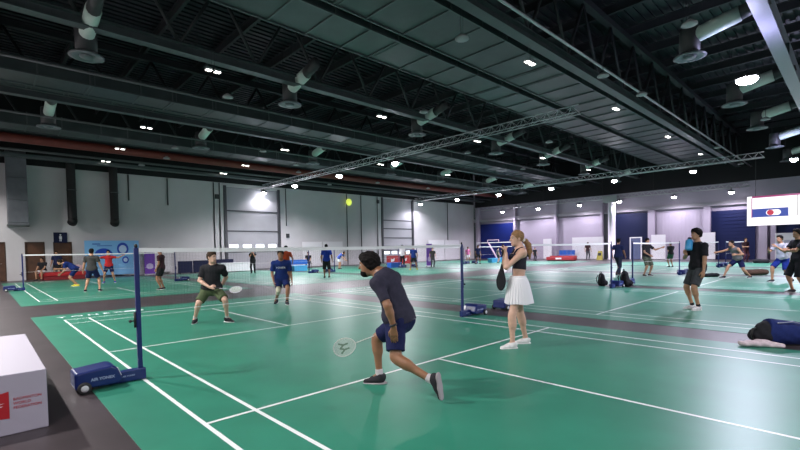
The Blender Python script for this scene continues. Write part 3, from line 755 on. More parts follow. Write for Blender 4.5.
def spot(p, power, col=(.95, .93, 1), size=160, blend=.5, aim=(0, 0, -1), rad=.13):
    l = bpy.data.lights.new('flood_or_fill_lamp', 'SPOT'); l.energy = power; l.color = col; l.spot_size = math.radians(size); l.spot_blend = blend; l.shadow_soft_size = rad
    o = bpy.data.objects.new('flood_or_fill_lamp', l); COL.objects.link(o); o.location = p
    o.rotation_euler = Vector(aim).to_track_quat('-Z', 'Y').to_euler(); return o
PW = 2300
for i, p in enumerate(T1): spot((p[0], p[1], p[2]-.26), PW*(.14 if i == 0 else 1), (.97, .94, 1))
for i, p in enumerate(T2): spot((p[0], p[1], p[2]-.26), PW*(.3 if i == 0 else 1), (.93, .89, 1))
for p in T3: spot((p[0], p[1], p[2]-.26), PW*.28, (.92, .85, 1))
for p in EX: spot((p[0], p[1], p[2]-.5), PW*.8, (.80, .78, 1))
# added fill spots behind and beside the camera, out of view, without fixtures
for x in (-3.2,):
    for y, k in ((26, .35), (20, .6), (14, .8), (8, .9), (2, .7), (-4, .28), (-10, .12)): spot((x, y, 6.4), PW*k, (1, .97, .95))
for x, y in ((5, -11), (16.2, -9.5), (34.4, -9.0), (25, -12)): spot((x, y, 6.4), PW*(.75 if x < 10 else .8), (.93, .92, 1))
for p in EX: spot((p[0], p[1], p[2]+.35), 140, (.62, .60, 1), size=165, aim=(0, 0, 1))      # extra upward spots above those floods, added to light the roof violet
w = bpy.data.worlds.new('world'); bpy.context.scene.world = w; w.use_nodes = True
w.node_tree.nodes['Background'].inputs[0].default_value = (.5, .55, .65, 1); w.node_tree.nodes['Background'].inputs[1].default_value = .05
vs = bpy.context.scene.view_settings; vs.view_transform = 'Standard'; vs.look = 'None'; vs.exposure = .25; vs.gamma = 1

# ------------------------------------------------------------------ the four players in front
R_MARK = mat('stencil_green', (.22, .32, .24), .5)
TEE_N = cloth(.030, .028, .048, 'tee_charcoal_navy'); SH_N = cloth(.010, .013, .060, 'shorts_navy'); TEE_K = cloth(.014, .014, .018, 'tee_black'); SH_O = cloth(.075, .10, .048, 'shorts_olive')
TEE_B = cloth(.007, .024, .14, 'tee_royal_blue'); SH_B = cloth(.006, .016, .095, 'shorts_royal_blue')
p = person('player in charcoal tee and navy shorts lunging towards the near net, seen from behind', (1.80, -2.6), 0, .0062, dict(
    P=(1.835, -2.545, .765), C=(1.715, -2.44, 1.215), H=(1.645, -2.27, 1.318), hdir=(-.50, .86, -.10), shL=(1.550, -2.515, 1.140), shR=(1.895, -2.395, 1.165),
    elL=(1.548, -2.665, .925), wrL=(1.600, -2.690, .715), hdL=(.04, .02, -1), plL=(.8, .5, 0), tdL=(-.4, .9, 0), curlL=.15, elR=(1.985, -2.330, .875), wrR=(1.885, -2.285, .640), hdR=(-.45, .25, -.62), plR=(-.45, -.2, .6), tdR=(-.5,.8,.3), curlR=1.0,
    hipL=(1.744, -2.560, .725), hipR=(1.916, -2.520, .720), knR=(1.817, -2.165, .495), anR=(1.805, -2.220, .105), ftR=(-.55, .83, -.05), knL=(1.652, -2.652, .385), anL=(1.775, -3.040, .212), ftL=(.10, -.10, -1)),
    H=1.76, skin='brown', hair='curly', shirt=TEE_N, sleeve=.80, shorts=SH_N, leg=.80, shoes=(.030, .028, .034), socks=(.55, .50, .52), absj=True, beard=True, hem=-.05, sole=mat('sole_grey', (.35, .30, .32), .6))
wr = p['J']['wrL']; ax = unit(p['J']['wrL']-p['J']['elL']); pts = [wr-ax*.02+basis(ax)@V(.031*math.cos(t), .031*math.sin(t), 0) for t in np.linspace(0, 2*math.pi, 17)[:-1]]
MB().tube(pts, .011, 8, closed=True).build('wrist_watch', M_black, p['root'])
racket('pale badminton racket held low by the lunging player in charcoal tee', (1.905, -2.31, .60), (1.615, -2.035, .455), (-.66, -.72, .15), mark=R_MARK)

p = person('woman in black crop top and white pleated skirt standing with hands at chin', (4.42, -2.38), math.radians(-46), .0066, dict(
    P=(4.410, -2.372, .972), C=(4.470, -2.385, 1.440), H=(4.428, -2.347, 1.600), hdir=(-.80, .60, -.04), shL=(4.376, -2.475, 1.395), shR=(4.562, -2.300, 1.392),
    elL=(4.165, -2.330, 1.185), wrL=(4.235, -2.285, 1.385), hdL=(.25, .30, .9), plL=(-.3, .75, .1), tdL=(-.8, -.1, .4), curlL=.85, elR=(4.385, -2.160, 1.185), wrR=(4.300, -2.215, 1.375), hdR=(-.15, -.1, .9), plR=(-.4, -.7, .1), tdR=(-.8, .2, .4), curlR=.9,
    hipL=(4.350, -2.430, .905), hipR=(4.472, -2.322, .900), knL=(4.222, -2.375, .470), anL=(4.228, -2.380, .085), ftL=(-.78, .62, -.02), knR=(4.520, -2.330, .475), anR=(4.640, -2.350, .085), ftR=(-.72, .68, -.02)),
    H=1.72, skin='fair', hair='pony', hairm=HAIRBL, shirt=None, shoes=(.72, .70, .70), fem=True, absj=True, sole=SOLE)
s_ = p['s']; F = Field(); P_, C_, chf, sp = p['P'], p['C'], p['chf'], p['spine']
m_ = P_+(C_-P_)*.40; t_ = P_+(C_-P_)*.80; sr = unit(p['shR']-p['shL'])
F.rc(P_-V(0,0,.02), m_, .134*s_, .122*s_, .05, unit(np.cross(V(0,0,1), -unit(p['hipR']-p['hipL']))), .74); F.rc(m_, t_, .122*s_, .142*s_, .06, chf, .70)
for q in (-1, 1): F.el(t_+chf*.085*s_+sr*q*.068*s_-sp*.03, V(.062, .062, .06)*s_+.010, None, .04)
F.clip(-sp, P_+sp*.175); F.clip(sp, C_-sp*.075); field_obj('crop_top', F, .006, cloth(.022, .02, .03, 'crop_top_black'), p['root'])
for q in (-1, 1):
    a0 = t_+chf*.118*s_+sr*q*.078; a1 = C_+sr*q*.085+V(0,0,.028); a2 = C_-chf*.06+sr*q*.06-sp*.02; a3 = t_-chf*.105+sr*q*.035
    MB().tube([a0, a0*.6+a1*.4+chf*.022, a0*.3+a1*.7+chf*.035, a1, a2, a3], .013, 6).build('shoulder_strap', cloth(.022, .02, .03, 'crop_top_black'), p['root'])
M_skirt = mat('skirt_white', (.78, .76, .80), .8, bump=.1, bscale=30)
def pleated_skirt(c0, zt, zb, root, off, hx_, hy_):
    b = MB(); n = 180; rings = 14; vs = []
    prof = lambda u: (.128+.098*u**.55, .104+.104*u**.60)       # half-widths across and front to back
    for i in range(rings+1):
        u = i/rings; z = zt+(zb-zt)*u; ra, rb = prof(u)
        for k in range(n):
            t = 2*math.pi*k/n; pl = (k % 6)/6.; d = .001+.020*u; e_ = d*(pl-.5)+.008*u*math.sin(3*t+1)
            q = (ra+e_)*math.cos(t)*hx_+(rb+e_)*math.sin(t)*hy_
            vs.append((c0[0]+q[0]+off[0]*u, c0[1]+q[1]+off[1]*u, z+.006*math.sin(5*t)*u))
    N = len(vs); vs += [(c0[0]+(x-c0[0])*.985, c0[1]+(y-c0[1])*.985, z) for x, y, z in vs]
    fs = []
    for i in range(rings):
        for k in range(n):
            q = (i*n+k, i*n+(k+1) % n, (i+1)*n+(k+1) % n, (i+1)*n+k); fs.append(q); fs.append(tuple(N+j for j in q[::-1]))
    for k in range(n): fs.append((rings*n+k, rings*n+(k+1) % n, N+rings*n+(k+1) % n, N+rings*n+k))
    b.add(vs, fs, False); return b.build('pleated_skirt', M_skirt, root)
hx_ = unit(p['hipR']-p['hipL']); hx_[2] = 0; hx_ = unit(hx_); hy_ = np.cross(V(0,0,1), hx_); c_ = (p['hipL']+p['hipR'])/2
pleated_skirt(c_, 1.045, .650, p['root'], (.0, .0), hx_, hy_)
b = MB(); b.tube([V(c_[0], c_[1], 1.043)+.127*math.cos(t)*hx_+.103*math.sin(t)*hy_ for t in np.linspace(0, 2*math.pi, 41)[:-1]], .013, 6, closed=True).build('waistband', M_skirt, p['root'])
racket('black covered badminton racket held upright, head down, by the white-skirted woman', (4.232, -2.235, 1.52), (4.200, -2.215, .975), (.95, -.31, 0), frame=(.02,.02,.025), strings=(.012,.012,.015), cover=True)

p = person('player in black tee and olive shorts crouching with racket across the near net', (2.2, 3.6), math.radians(200), .008, dict(
    P=(2.191, 3.61, .735), C=(2.195, 3.50, 1.195), H=(2.155, 3.435, 1.385), hdir=(.35, -.93, -.05), sdir=(-.62, .75, 0), shR=(2.061, 3.640, 1.150), shL=(2.335, 3.370, 1.155),
    elR=(1.965, 3.640, .900), wrR=(2.070, 3.385, .770), hdR=(.5, -.7, -.05), plR=(.5, .5, -.1), tdR=(.2, -.2, .9), curlR=1.0, elL=(2.480, 3.540, .950), wrL=(2.400, 3.610, .760), hdL=(-.3, .3, -.7), plL=(-.7, .4, 0), curlL=.5,
    hipR=(2.111, 3.685, .680), hipL=(2.272, 3.540, .680), knR=(1.917, 3.600, .440), anR=(1.915, 3.840, .095), ftR=(-.55, -.83, -.05), knL=(2.300, 3.180, .500), anL=(2.420, 3.400, .098), ftL=(.45, -.88, -.05)),
    H=1.72, skin='fair', hair='short', hairm=HAIRBR, shirt=TEE_K, sleeve=.72, shorts=SH_O, leg=.86, shoes=(.02, .02, .024), socks=(.5, .48, .46), absj=True, hem=-.03)
racket('racket with violet-white strings held across by the crouching player in black tee', (2.10, 3.36, .762), (2.385, 2.96, .725), (-.4, -.45, .75), frame=(.6,.55,.68), strings=(.72,.66,.82))

p = person('player in royal blue tee and shorts striding forward beyond the near net', (4.75, 5.4), math.radians(215), .009, dict(
    P=(4.785, 5.39, .735), C=(4.70, 5.23, 1.195), H=(4.640, 5.130, 1.395), hdir=(-.55, -.83, -.12), shR=(4.550, 5.355, 1.150), shL=(4.880, 5.150, 1.155),
    elR=(4.530, 5.430, .880), wrR=(4.500, 5.290, .650), elL=(4.985, 5.225, .890), wrL=(4.960, 5.120, .670), hipR=(4.720, 5.45, .69), hipL=(4.868, 5.34, .69), knR=(4.624, 5.28, .385), anR=(4.724, 5.60, .105), ftR=(-.68, -.72, -.1), knL=(4.800, 5.065, .430), anL=(4.782, 5.10, .090), ftL=(-.35, -.93, 0)),
    H=1.72, skin='brown', hair='short', shirt=TEE_B, sleeve=.78, shorts=SH_B, leg=.70, shoes=(.03, .03, .04), socks=(.03, .03, .035), absj=True)
kn, an, hp = p['J']['knR'], p['J']['anR'], p['hipR']
F = Field(); F.rc(kn+(hp-kn)*.28, kn, .068, .064, .02, cut=False).rc(kn, kn+(an-kn)*.30, .062, .058, .02, cut=True); F.clip(unit(hp-kn), kn+(hp-kn)*.3); field_obj('knee_brace', F, .008, cloth(.55, .52, .40, 'brace_cream'), p['root'])
t = text('chest_lettering', 'YONEX', .075, M_letw, p['root']); cn = unit(p['chf']); xx = unit(np.cross(V(0,0,1), cn)); zz = np.cross(cn, xx); cp = p['C']-unit(p['C']-p['P'])*.13+cn*.135
t.matrix_local = Matrix([[xx[0], zz[0], cn[0], cp[0]], [xx[1], zz[1], cn[1], cp[1]], [xx[2], zz[2], cn[2], cp[2]], [0,0,0,1]])

# ------------------------------------------------------------------ people on the other courts
D = math.radians
STAND = {}
def mid(label, loc, yaw, pose=None, h=.012, **k): return person(label, loc, D(yaw), h, pose or {}, detail=k.pop('detail', True), **k)
TEE_G = cloth(.045, .045, .045, 'tee_dark_grey'); TEE_M = cloth(.045, .016, .022, 'tee_maroon'); TEE_R = cloth(.45, .02, .025, 'tee_red'); TEE_NV = cloth(.014, .02, .07, 'tee_navy'); TEE_W = cloth(.62, .60, .62, 'tee_white')
SH_K = cloth(.016, .016, .02, 'shorts_black'); SH_G = cloth(.055, .058, .066, 'shorts_grey'); TANK = cloth(.16, .155, .16, 'tank_grey'); SH_CAMO = mat('shorts_camo', (.07, .085, .055), .85, noise=.55, nscale=14); SH_GR = cloth(.012, .09, .05, 'shorts_green')
TEE_O = cloth(.42, .06, .02, 'tee_orange'); TEE_P = cloth(.55, .16, .32, 'tee_pink')
SPREAD = dict(anR=(.24, .0, .085), anL=(-.24, -.05, .085), P=(0, 0, .90))
mid('man seen from behind in dark grey tee and blue shorts on the far left court', (1.94, 15.6), 25, dict(SPREAD, wrR=(.36, .05, .84), wrL=(-.34, .12, .86)), skin='tan', shirt=TEE_G, shorts=SH_N, H=1.72)
mid('player in blue tee bending sideways by the far left net, yellow shoes', (1.95, 19.9), -70, dict(P=(0, 0, .84), C=(0, .36, 1.10), H=(0, .60, 1.17), hdir=(0, .9, -.3), anR=(.12, .05, .085), anL=(-.12, -.10, .085), wrR=(.2, .75, .85), wrL=(-.15, .55, .62)), skin='tan', shirt=TEE_B, shorts=SH_B, shoes=(.6, .55, .04), H=1.74)
mid('player in red tee with both arms spread in front of the blue poster', (3.55, 21.3), 200, dict(SPREAD, wrR=(.70, .15, 1.32), wrL=(-.66, .12, 1.42), epR=(0, -.2, -1), epL=(0, -.2, -1)), skin='tan', shirt=TEE_R, shorts=SH_N, shoes=(.03, .06, .3), H=1.66)
SIT = dict(P=(0, -.02, .55), C=(0, .05, 1.05), anR=(.14, .42, .085), anL=(-.14, .42, .085), wrR=(.16, .36, .62), wrL=(-.14, .36, .62))
mid('seated person in black top on the red bench by the brown doors', (1.45, 28.5), 215, SIT, h=.016, skin='tan', shirt=TEE_K, shorts=TEE_W, H=1.7, detail=False)
mid('person in blue top standing behind the seated one by the brown doors', (2.20, 29.2), 200, h=.016, skin='tan', shirt=TEE_NV, shorts=SH_K, H=1.72, detail=False)
mid('man in maroon tee and black shorts in profile beyond the near net post', (4.06, 14.0), -50, dict(wrR=(.22, .14, .86), wrL=(-.20, .1, .86)), skin='brown', shirt=TEE_M, shorts=SH_K, H=1.66)
mid('person all in black with hands at face before the grey roller door', (12.2, 22.9), 215, dict(wrR=(.06, .18, 1.36), wrL=(-.06, .18, 1.36), epR=(.6, 0, -1), epL=(-.6, 0, -1)), h=.016, skin='tan', shirt=TEE_K, shorts=SH_K, pants=True, H=1.62, detail=False)
mid('man in bright blue tee and dark shorts seen from behind, left of centre', (12.1, 13.9), 35, dict(wrL=(-.28, .18, .95)), skin='brown', shirt=cloth(.012, .05, .42, 'tee_bright_blue'), shorts=SH_K, leg=1.0, H=1.76)
mid('person with curly dark hair and orange top half hidden behind blue player', (9.30, 13.17), 20, dict(wrR=(.34, .2, .95)), skin='brown', hair='curly', shirt=TEE_O, shorts=TEE_W, H=1.68)
mid('bending person in pale blue top by the white wall, left of centre', (19.0, 22.3), 150, dict(P=(0, -.1, .86), C=(0, .22, 1.16), H=(0, .42, 1.25), wrR=(.2, .5, .75), wrL=(-.2, .5, .7)), h=.018, skin='tan', shirt=cloth(.08, .12, .42, 'tee_pale_blue'), shorts=TEE_W, H=1.55, detail=False)
mid('seated person in dark top beside the blue folding table', (18.9, 26.6), 220, SIT, h=.018, skin='tan', shirt=TEE_K, shorts=SH_G, pants=True, H=1.7, detail=False)
mid('person in white tee and dark trousers at the net before the striped door', (23.8, 20.2), 60, h=.018, skin='tan', shirt=TEE_W, shorts=SH_K, pants=True, H=1.76, detail=False)
mid('player in blue tee and black shorts with yellow shoes right of centre', (20.45, 15.6), 40, dict(SPREAD), h=.016, skin='brown', shirt=TEE_B, shorts=SH_K, shoes=(.65, .6, .04), H=1.62, detail=False)
mid('person in grey top between the blue player and the violet banner', (24.3, 17.3), 210, h=.018, skin='fair', shirt=TEE_G, shorts=SH_G, pants=True, H=1.5, detail=False)
mid('player in dark blue tee beside the right post of the near net', (30.6, 17.6), 200, dict(SPREAD), h=.02, skin='brown', shirt=TEE_NV, shorts=SH_K, H=1.62, detail=False)
mid('person in pink tee between the near net and the big blue door', (32.8, 20.4), 220, h=.02, skin='tan', shirt=TEE_P, shorts=TEE_W, H=1.52, detail=False)
mid('small pale figure in grey beside the pale blue crates by the blue door', (33.4, 17.4), 120, h=.02, skin='fair', shirt=TANK, shorts=SH_G, H=1.4, detail=False)
mid('child in dark clothes behind the ponytail of the white-skirted woman', (39.2, 16.9), 215, h=.022, skin='tan', shirt=TEE_K, shorts=SH_K, pants=True, H=1.32, detail=False)
mid('person in dark tee and grey trousers before the tall white panel', (44.2, 13.7), 230, h=.022, skin='tan', shirt=TEE_M, shorts=SH_G, pants=True, H=1.75, detail=False)
mid('man in navy tee and dark jeans walking past the white column', (21.26, 2.35), 95, dict(P=(0, 0, .92), anR=(.09, -.34, .10), anL=(-.09, .32, .085), wrR=(.24, .22, .92), wrL=(-.22, -.12, .90)), skin='brown', shirt=TEE_NV, shorts=cloth(.02, .025, .045, 'jeans_dark'), pants=True, H=1.76)
mid('man in black tee and camouflage shorts pointing to the right', (21.0, 1.0), 205, dict(wrL=(-.48, .35, 1.30), epL=(-.3, -.2, -1), hdL=(-.6, .6, .3), wrR=(.12, .26, .98), anR=(.16, 0, .085), anL=(-.16, 0, .085)), skin='tan', shirt=TEE_K, shorts=SH_CAMO, leg=.95, H=1.70)
mid('person in black tee and green shorts standing far off beyond the net', (30.4, 2.5), 40, dict(wrR=(.08, .20, 1.12), wrL=(-.08, .20, 1.12)), h=.016, skin='tan', shirt=TEE_K, shorts=SH_GR, H=1.55, detail=False)
pb = mid('man in black tee, grey shorts and white shoes drinking from a blue bottle', (10.19, -3.36), -50, dict(wrR=(.09, .20, 1.24), epR=(.5, .2, -1), hdR=(-.05, .4, .8), curlR=.9, wrL=(-.25, .06, .86), anR=(.13, .02, .085), anL=(-.11, .06, .085)), h=.0085, skin='tan', hair='curly', shirt=TEE_K, sleeve=.75, shorts=SH_G, leg=.86, shoes=(.66, .64, .66), socks=(.02, .02, .025), H=1.75)
mid('player in grey tank top lunging to the left with one arm stretched out', (21.4, -2.3), -55, dict(P=(0, -.05, .80), C=(0, .16, 1.24), H=(0, .28, 1.44), anR=(.16, .46, .085), anL=(-.18, -.44, .085), kpR=(.2, 1, 0), kpL=(-.3, 1, 0), wrR=(.30, .78, 1.06), epR=(.4, -.2, -.8), wrL=(-.30, .35, .98)), h=.0105, skin='tan', shirt=TANK, sleeve=0, shorts=SH_N, H=1.72)
mid('person in maroon top standing far off under the lit screen', (40.2, .15), 225, dict(wrR=(.08, .2, 1.15), wrL=(-.08, .2, 1.15)), h=.02, skin='tan', shirt=TEE_M, shorts=cloth(.06, .02, .03, 'trousers_maroon'), pants=True, H=1.76, detail=False)
mid('player in white top and blue shorts partly behind the man in black', (19.95, -3.85), -60, dict(P=(0, -.05, .88), C=(0, .05, 1.36), anR=(.14, .26, .085), anL=(-.15, -.28, .09), wrR=(.18, .40, 1.20), wrL=(-.12, .42, 1.30), epR=(.5, -.5, -.6), epL=(-.5, -.3, -.8)), h=.0105, skin='tan', shirt=cloth(.42, .42, .50, 'top_pale'), shorts=cloth(.010, .025, .20, 'shorts_blue'), leg=.9, H=1.76)
mid('man in black tee and long black shorts at the right edge, arms folded', (15.62, -4.62), -40, dict(anR=(.13, .05, .085), anL=(-.12, -.12, .085), wrR=(-.08, .26, 1.22), wrL=(.10, .24, 1.20), epR=(.9, .2, -.5), epL=(-.9, .2, -.5), hdR=(-1, .1, 0), hdL=(1, .1, 0)), h=.0095, skin='tan', hair='curly', shirt=TEE_K, sleeve=.7, shorts=SH_K, leg=1.05, H=1.78)

# ------------------------------------------------------------------ things round the hall
# white plinth in the left foreground with a red emblem and lettering
e = empty('display_plinth', (-1.9, .2, 0), 'low white plinth with red emblem in the lower left corner', 'plinth')
MB().bbox(-.8, .95, -1.21, 1.2, .0, .505, .008).build('plinth_body', mat('plinth_white', (.40, .37, .45), .55), e)
M_er = mat('emblem_red', (.42, .012, .02), .5)
b = MB(); y = -1.214
b.add([(.32, y, .18), (.70, y, .14), (.70, y, .365), (.32, y, .29)], [(0,1,2,3)]); emb = b.build('red_emblem', M_er, e)
b = MB(); y = -1.217
b.add([(.46, y, .255), (.675, y, .275), (.60, y, .255), (.665, y, .25), (.58, y, .232), (.62, y, .225), (.46, y, .215)], [(0,1,2,3,4,5,6)]); b.build('emblem_wing', M_letw, emb)
for i, w_ in enumerate(('BADMINTON', 'WORLD', 'FEDERATION')):
    text('plinth_lettering', w_, .031, M_er, e, (.725, -1.212, .292-.036*i), (math.pi/2, 0, 0), .001, 0, 'LEFT')
# wall ducts and hoses on the left wall
e = empty('wall_duct', (.42, 28.9, 3.35), 'large rectangular grey duct coming down the left wall above the brown doors', 'duct')
b = MB()
for z0, z1 in ((0, .12), (.12, 1.45), (1.45, 2.75), (2.75, 4.4)): b.bbox(-.46, .46, -.45, .55, z0, z1-.015, .01)
b.build('duct_body', mat('wall_duct_grey', (.13, .14, .16), .45, metal=.3, noise=.2, nscale=1.5), e)
MB().box(-.5, .5, -.49, .55, -.06, .02).build('duct_mouth', M_steel, e)
for x in (3.08, 5.4):
    e = empty('extraction_hose', (x, 29.1, 3.75), 'black hanging hose on the left wall, %s' % ('left one of two' if x < 4 else 'right one above the blue poster'), 'hose', 'black wall hoses')
    zs = np.arange(0, 3.6, .06); rr = [.235+(.018 if i % 2 else 0) for i in range(len(zs))]
    MB().tube([(0, 0, z) for z in zs], rr, 14).build('corrugated_hose', M_black, e)
    MB().tube([(0, 0, .02), (0, -.05, -.10), (-.06, -.16, -.20)], .26, 14).build('hose_mouth', M_black, e)
    MB().tube([(.27*math.cos(t), .27*math.sin(t), 1.9) for t in np.linspace(0, 2*math.pi, 17)[:-1]], .02, 6, closed=True).build('strap', M_steel, e)
for i, (x, z0, lab) in enumerate(((6.35, 5.2, 'thin dark conduit on the wall right of the two hoses'), (8.85, 5.0, 'thin dark conduit on the wall between poster and roller door'), (12.2, 0, 'long thin conduit just left of the grey roller door'), (12.65, 0, 'second conduit beside the grey roller door frame'), (18.5, 3.7, 'short conduit hanging right of the grey roller door'), (25.2, 0, 'thin conduit under the round yellow lamp'), (27.0, 0, 'pale vertical pipe on the white wall before the striped door'), (29.2, 0, 'dark conduit at the left of the striped roller door'), (40.6, 2.4, 'thin conduit high on the wall right of striped door'))):
    pipe([(x, Y1-.06, z0+.02), (x, Y1-.06, 7.0)], .04, M_dark2, 'wall_conduit', lab, 'conduit', 'conduits on the left wall')
for x, z, lab in ((12.45, 5.9, 'small dark junction box left of the grey roller door'), (18.6, 2.85, 'small dark box on the wall right of the grey roller door'), (29.3, 6.5, 'dark box at the top left of the striped roller door')):
    thing(MB().bbox(x-.14, x+.14, Y1-.16, Y1, z-.18, z+.18, .02).build('junction_box', M_dark2), lab, 'junction box')
b = empty('round_wall_lamp', (25.3, 29.2, 6.2), 'round yellow-green lamp high on the white wall', 'lamp')
l_ = MB().ball((0,0,0), (.34, .12, .34), 9).build('lamp_globe', mat('yellow_lamp', (.6, .7, .08), .4, emit=(.62, .72, .10), es=.9), b); MB().box(-.05, .05, .05, .3, -.05, .05).build('lamp_mount', M_dark2, b)
# sign above the doors, blue poster, banners
e = empty('washroom_sign', (2.46, Y1-.03, 2.62), 'dark blue hanging sign with white figure above the brown doors', 'sign')
MB().bbox(-.35, .35, -.03, .02, -.33, .33, .01).build('sign_plate', M_navy, e); MB().ball((0, -.035, .17), (.05, .01, .05), 6).box(-.07, .07, -.04, -.03, -.08, .10).box(-.05, -.01, -.04, -.03, -.24, -.08).box(.01, .05, -.04, -.03, -.24, -.08).build('figure_symbol', M_letw, e)
e = empty('display_backdrop', (5.25, 29.0, 0), 'large light blue backdrop with round dark blue emblems against the left wall', 'backdrop')
MB().bbox(-1.62, 1.50, -.04, .04, .12, 2.42, .01).build('backdrop_panel', mat('backdrop_blue', (.20, .47, .80), .6), e)
for sx in (-1.3, 1.2): MB().box(sx-.2, sx+.2, -.25, .25, 0, .04).box(sx-.03, sx+.03, -.03, .03, .04, .2).build('stand_foot', M_dark2, e)
M_em = mat('emblem_blue', (.008, .06, .46), .5); M_eml = mat('emblem_pale', (.45, .62, .85), .5)
def disc(cx, cz, rx, rz, y, m_, nm, par, half=False, n=28):
    ts = np.linspace(0, math.pi if half else 2*math.pi, n+1)[:None if half else -1]
    return MB().prism([(cx+rx*math.cos(t), cz+rz*math.sin(t)) for t in ts], y-.006, y, 'y').build(nm, m_, par)
disc(-.58, 1.44, .52, .46, -.041, M_em, 'half_emblem', e, True)
d1 = disc(.52, 1.86, .34, .42, -.041, M_em, 'round_emblem', e); disc(.52, 1.84, .23, .27, -.047, M_eml, 'emblem_centre', d1)
d1 = disc(.66, 1.10, .20, .24, -.041, M_em, 'round_emblem', e); disc(.66, 1.10, .12, .14, -.047, M_eml, 'emblem_centre', d1)
MB().box(-1.2, -.75, -.046, -.041, 2.16, 2.22).box(-.95, -.1, -.046, -.041, 2.05, 2.09).build('caption_bars', M_em, e)
thing(MB().bbox(7.25, 8.9, 29.3, 29.36, .12, 1.85, .01).box(7.3, 7.4, 29.2, 29.45, 0, .14).box(8.75, 8.85, 29.2, 29.45, 0, .14).build('partition_board', M_panelw), 'white partition board right of the blue backdrop', 'partition')
M_vio = mat('banner_violet', (.13, .035, .34), .6)
for x, y, lab in ((7.15, 28.0, 'tall violet roll-up banner beside the near net post'), (24.9, 18.2, 'tall violet banner by the players right of centre')):
    e = empty('roll_up_banner', (x, y, 0), lab, 'banner', 'violet roll-up banners')
    MB().bbox(-.33, .33, -.01, .01, .1, 1.85, .004).build('banner_sheet', M_vio, e); MB().bbox(-.36, .36, -.12, .12, 0, .09, .02).build('banner_base', M_alu, e)
    disc(0, .62, .22, .2, -.012, mat('banner_pale', (.45, .38, .62), .6), 'banner_mark', e); MB().box(-.28, .28, -.016, -.011, .95, 1.05).build('banner_mark', M_vio, e)
# barriers, boards, boxes along the left wall
M_bred = mat('board_red', (.42, .014, .02), .5)
def board(x0, x1, y, h, m_, name, lab, cat, grp=None, t=.06, txt=None):
    e = empty(name, ((x0+x1)/2, y, 0), lab, cat, grp); w_ = (x1-x0)/2
    MB().bbox(-w_, w_, -t/2, t/2, .04, h, .01).build('board_panel', m_, e)
    for sx in (-1, 1): MB().box(sx*(w_-.1)-.03, sx*(w_-.1)+.03, -.2, .2, 0, .045).build('board_foot', M_black, e)
    if txt: MB().prism([(-.22, h*.30), (.16, h*.38), (.26, h*.72), (.0, h*.60), (-.26, h*.66)], -t/2-.005, -t/2, 'y').build('white_mark', M_letw, e)
    return e
board(10.0, 11.55, 28.0, .92, M_navy, 'barrier_board', 'low navy barrier board by the wall, right of the maroon-shirted man', 'barrier', 'navy barrier boards')
board(11.65, 13.0, 28.0, .95, M_navy, 'barrier_board', 'second low navy barrier board, behind the crouching black-tee player', 'barrier', 'navy barrier boards')
board(8.95, 9.95, 28.0, .90, M_navy, 'barrier_board', 'low navy barrier board just right of the violet banner', 'barrier', 'navy barrier boards')
e = empty('storage_chest', (12.6, 26.6, 0), 'long white chest behind the crouching player in black tee', 'chest'); MB().bbox(-1.25, 1.25, -.3, .3, .05, .62, .02).build('chest_body', M_panelw, e); MB().bbox(-1.28, 1.28, -.33, .33, .62, .70, .02).build('chest_lid', M_panelw, e); MB().box(-1.2, 1.2, -.25, .25, 0, .05).build('chest_base', M_dark2, e)
# red bench with bags
e = empty('red_bench', (2.45, 28.45, 0), 'long red padded bench by the brown doors', 'bench'); MB().bbox(-1.2, 1.1, -.26, .26, .22, .46, .04).build('bench_seat', M_bred, e); MB().box(-1.15, 1.05, -.22, .22, 0, .22).build('bench_base', mat('base_dark_red', (.2, .01, .015), .6), e)
def lump(name, x, y, z, r, m_, lab, cat, sq=.75, grp=None, rz=0):
    F = Field(); F.rc((-r[0]*.5, 0, r[2]*.5), (r[0]*.5, 0, r[2]*.5), r[2]*.5, r[2]*.45, .05, (0, 1, 0), r[1]/r[2]); F.el((r[0]*.2, 0, r[2]*.62), (r[0]*.42, r[1]*.5, r[2]*.4), None, .06); F.wob = .005
    F.clip((0, 0, -1), (0, 0, .006))
    e = empty(name, (x, y, z-.004), lab, cat, grp, rz); o = field_obj('bag_body', F, .02, m_, e)
    return e
lump('kit_bag', 2.95, 28.4, .46, (.7, .4, .42), mat('kit_pink', (.62, .42, .46), .8), 'pale pink bag lying on the red bench', 'bag')
# folding table with blue cloth and blue crate, middle distance
M_pb = mat('plastic_blue', (.015, .10, .42), .5); M_pb2 = mat('plastic_pale_blue', (.05, .30, .55), .5)
e = empty('folding_table', (17.1, 26.2, 0), 'blue-topped folding table by the white wall, left of centre', 'table'); MB().bbox(-1.2, 1.2, -.38, .38, .70, .75, .015).build('table_top', M_pb, e); MB().box(-1.2, 1.2, -.385, -.37, .38, .70).build('table_skirt', M_pb, e)
for sx in (-1, 1):
    for sy in (-1, 1): MB().tube([(sx*1.05, sy*.3, 0), (sx*1.05, sy*.3, .70)], .02, 6).build('leg', M_alu, e)
e = empty('folding_chair', (18.9, 26.58, 0), 'chair under the seated person in dark top by blue table', 'chair'); MB().bbox(-.21, .21, -.21, .21, .40, .44, .01).build('seat', M_black, e)
for sx in (-1, 1):
    for sy in (-1, 1): MB().tube([(sx*.18, sy*.18, 0), (sx*.18, sy*.18, .40)], .014, 6).build('leg', M_black, e)
def crate(x, y, m_, lab, w_=.55, h=.36, rz=0):
    e = empty('plastic_crate', (x, y, 0), lab, 'crate', None, rz); MB().bbox(-w_, w_, -.25, .25, .0, h, .03).build('crate_body', m_, e); MB().bbox(-w_-.03, w_+.03, -.28, .28, h, h+.05, .015).build('crate_rim', m_, e); return e
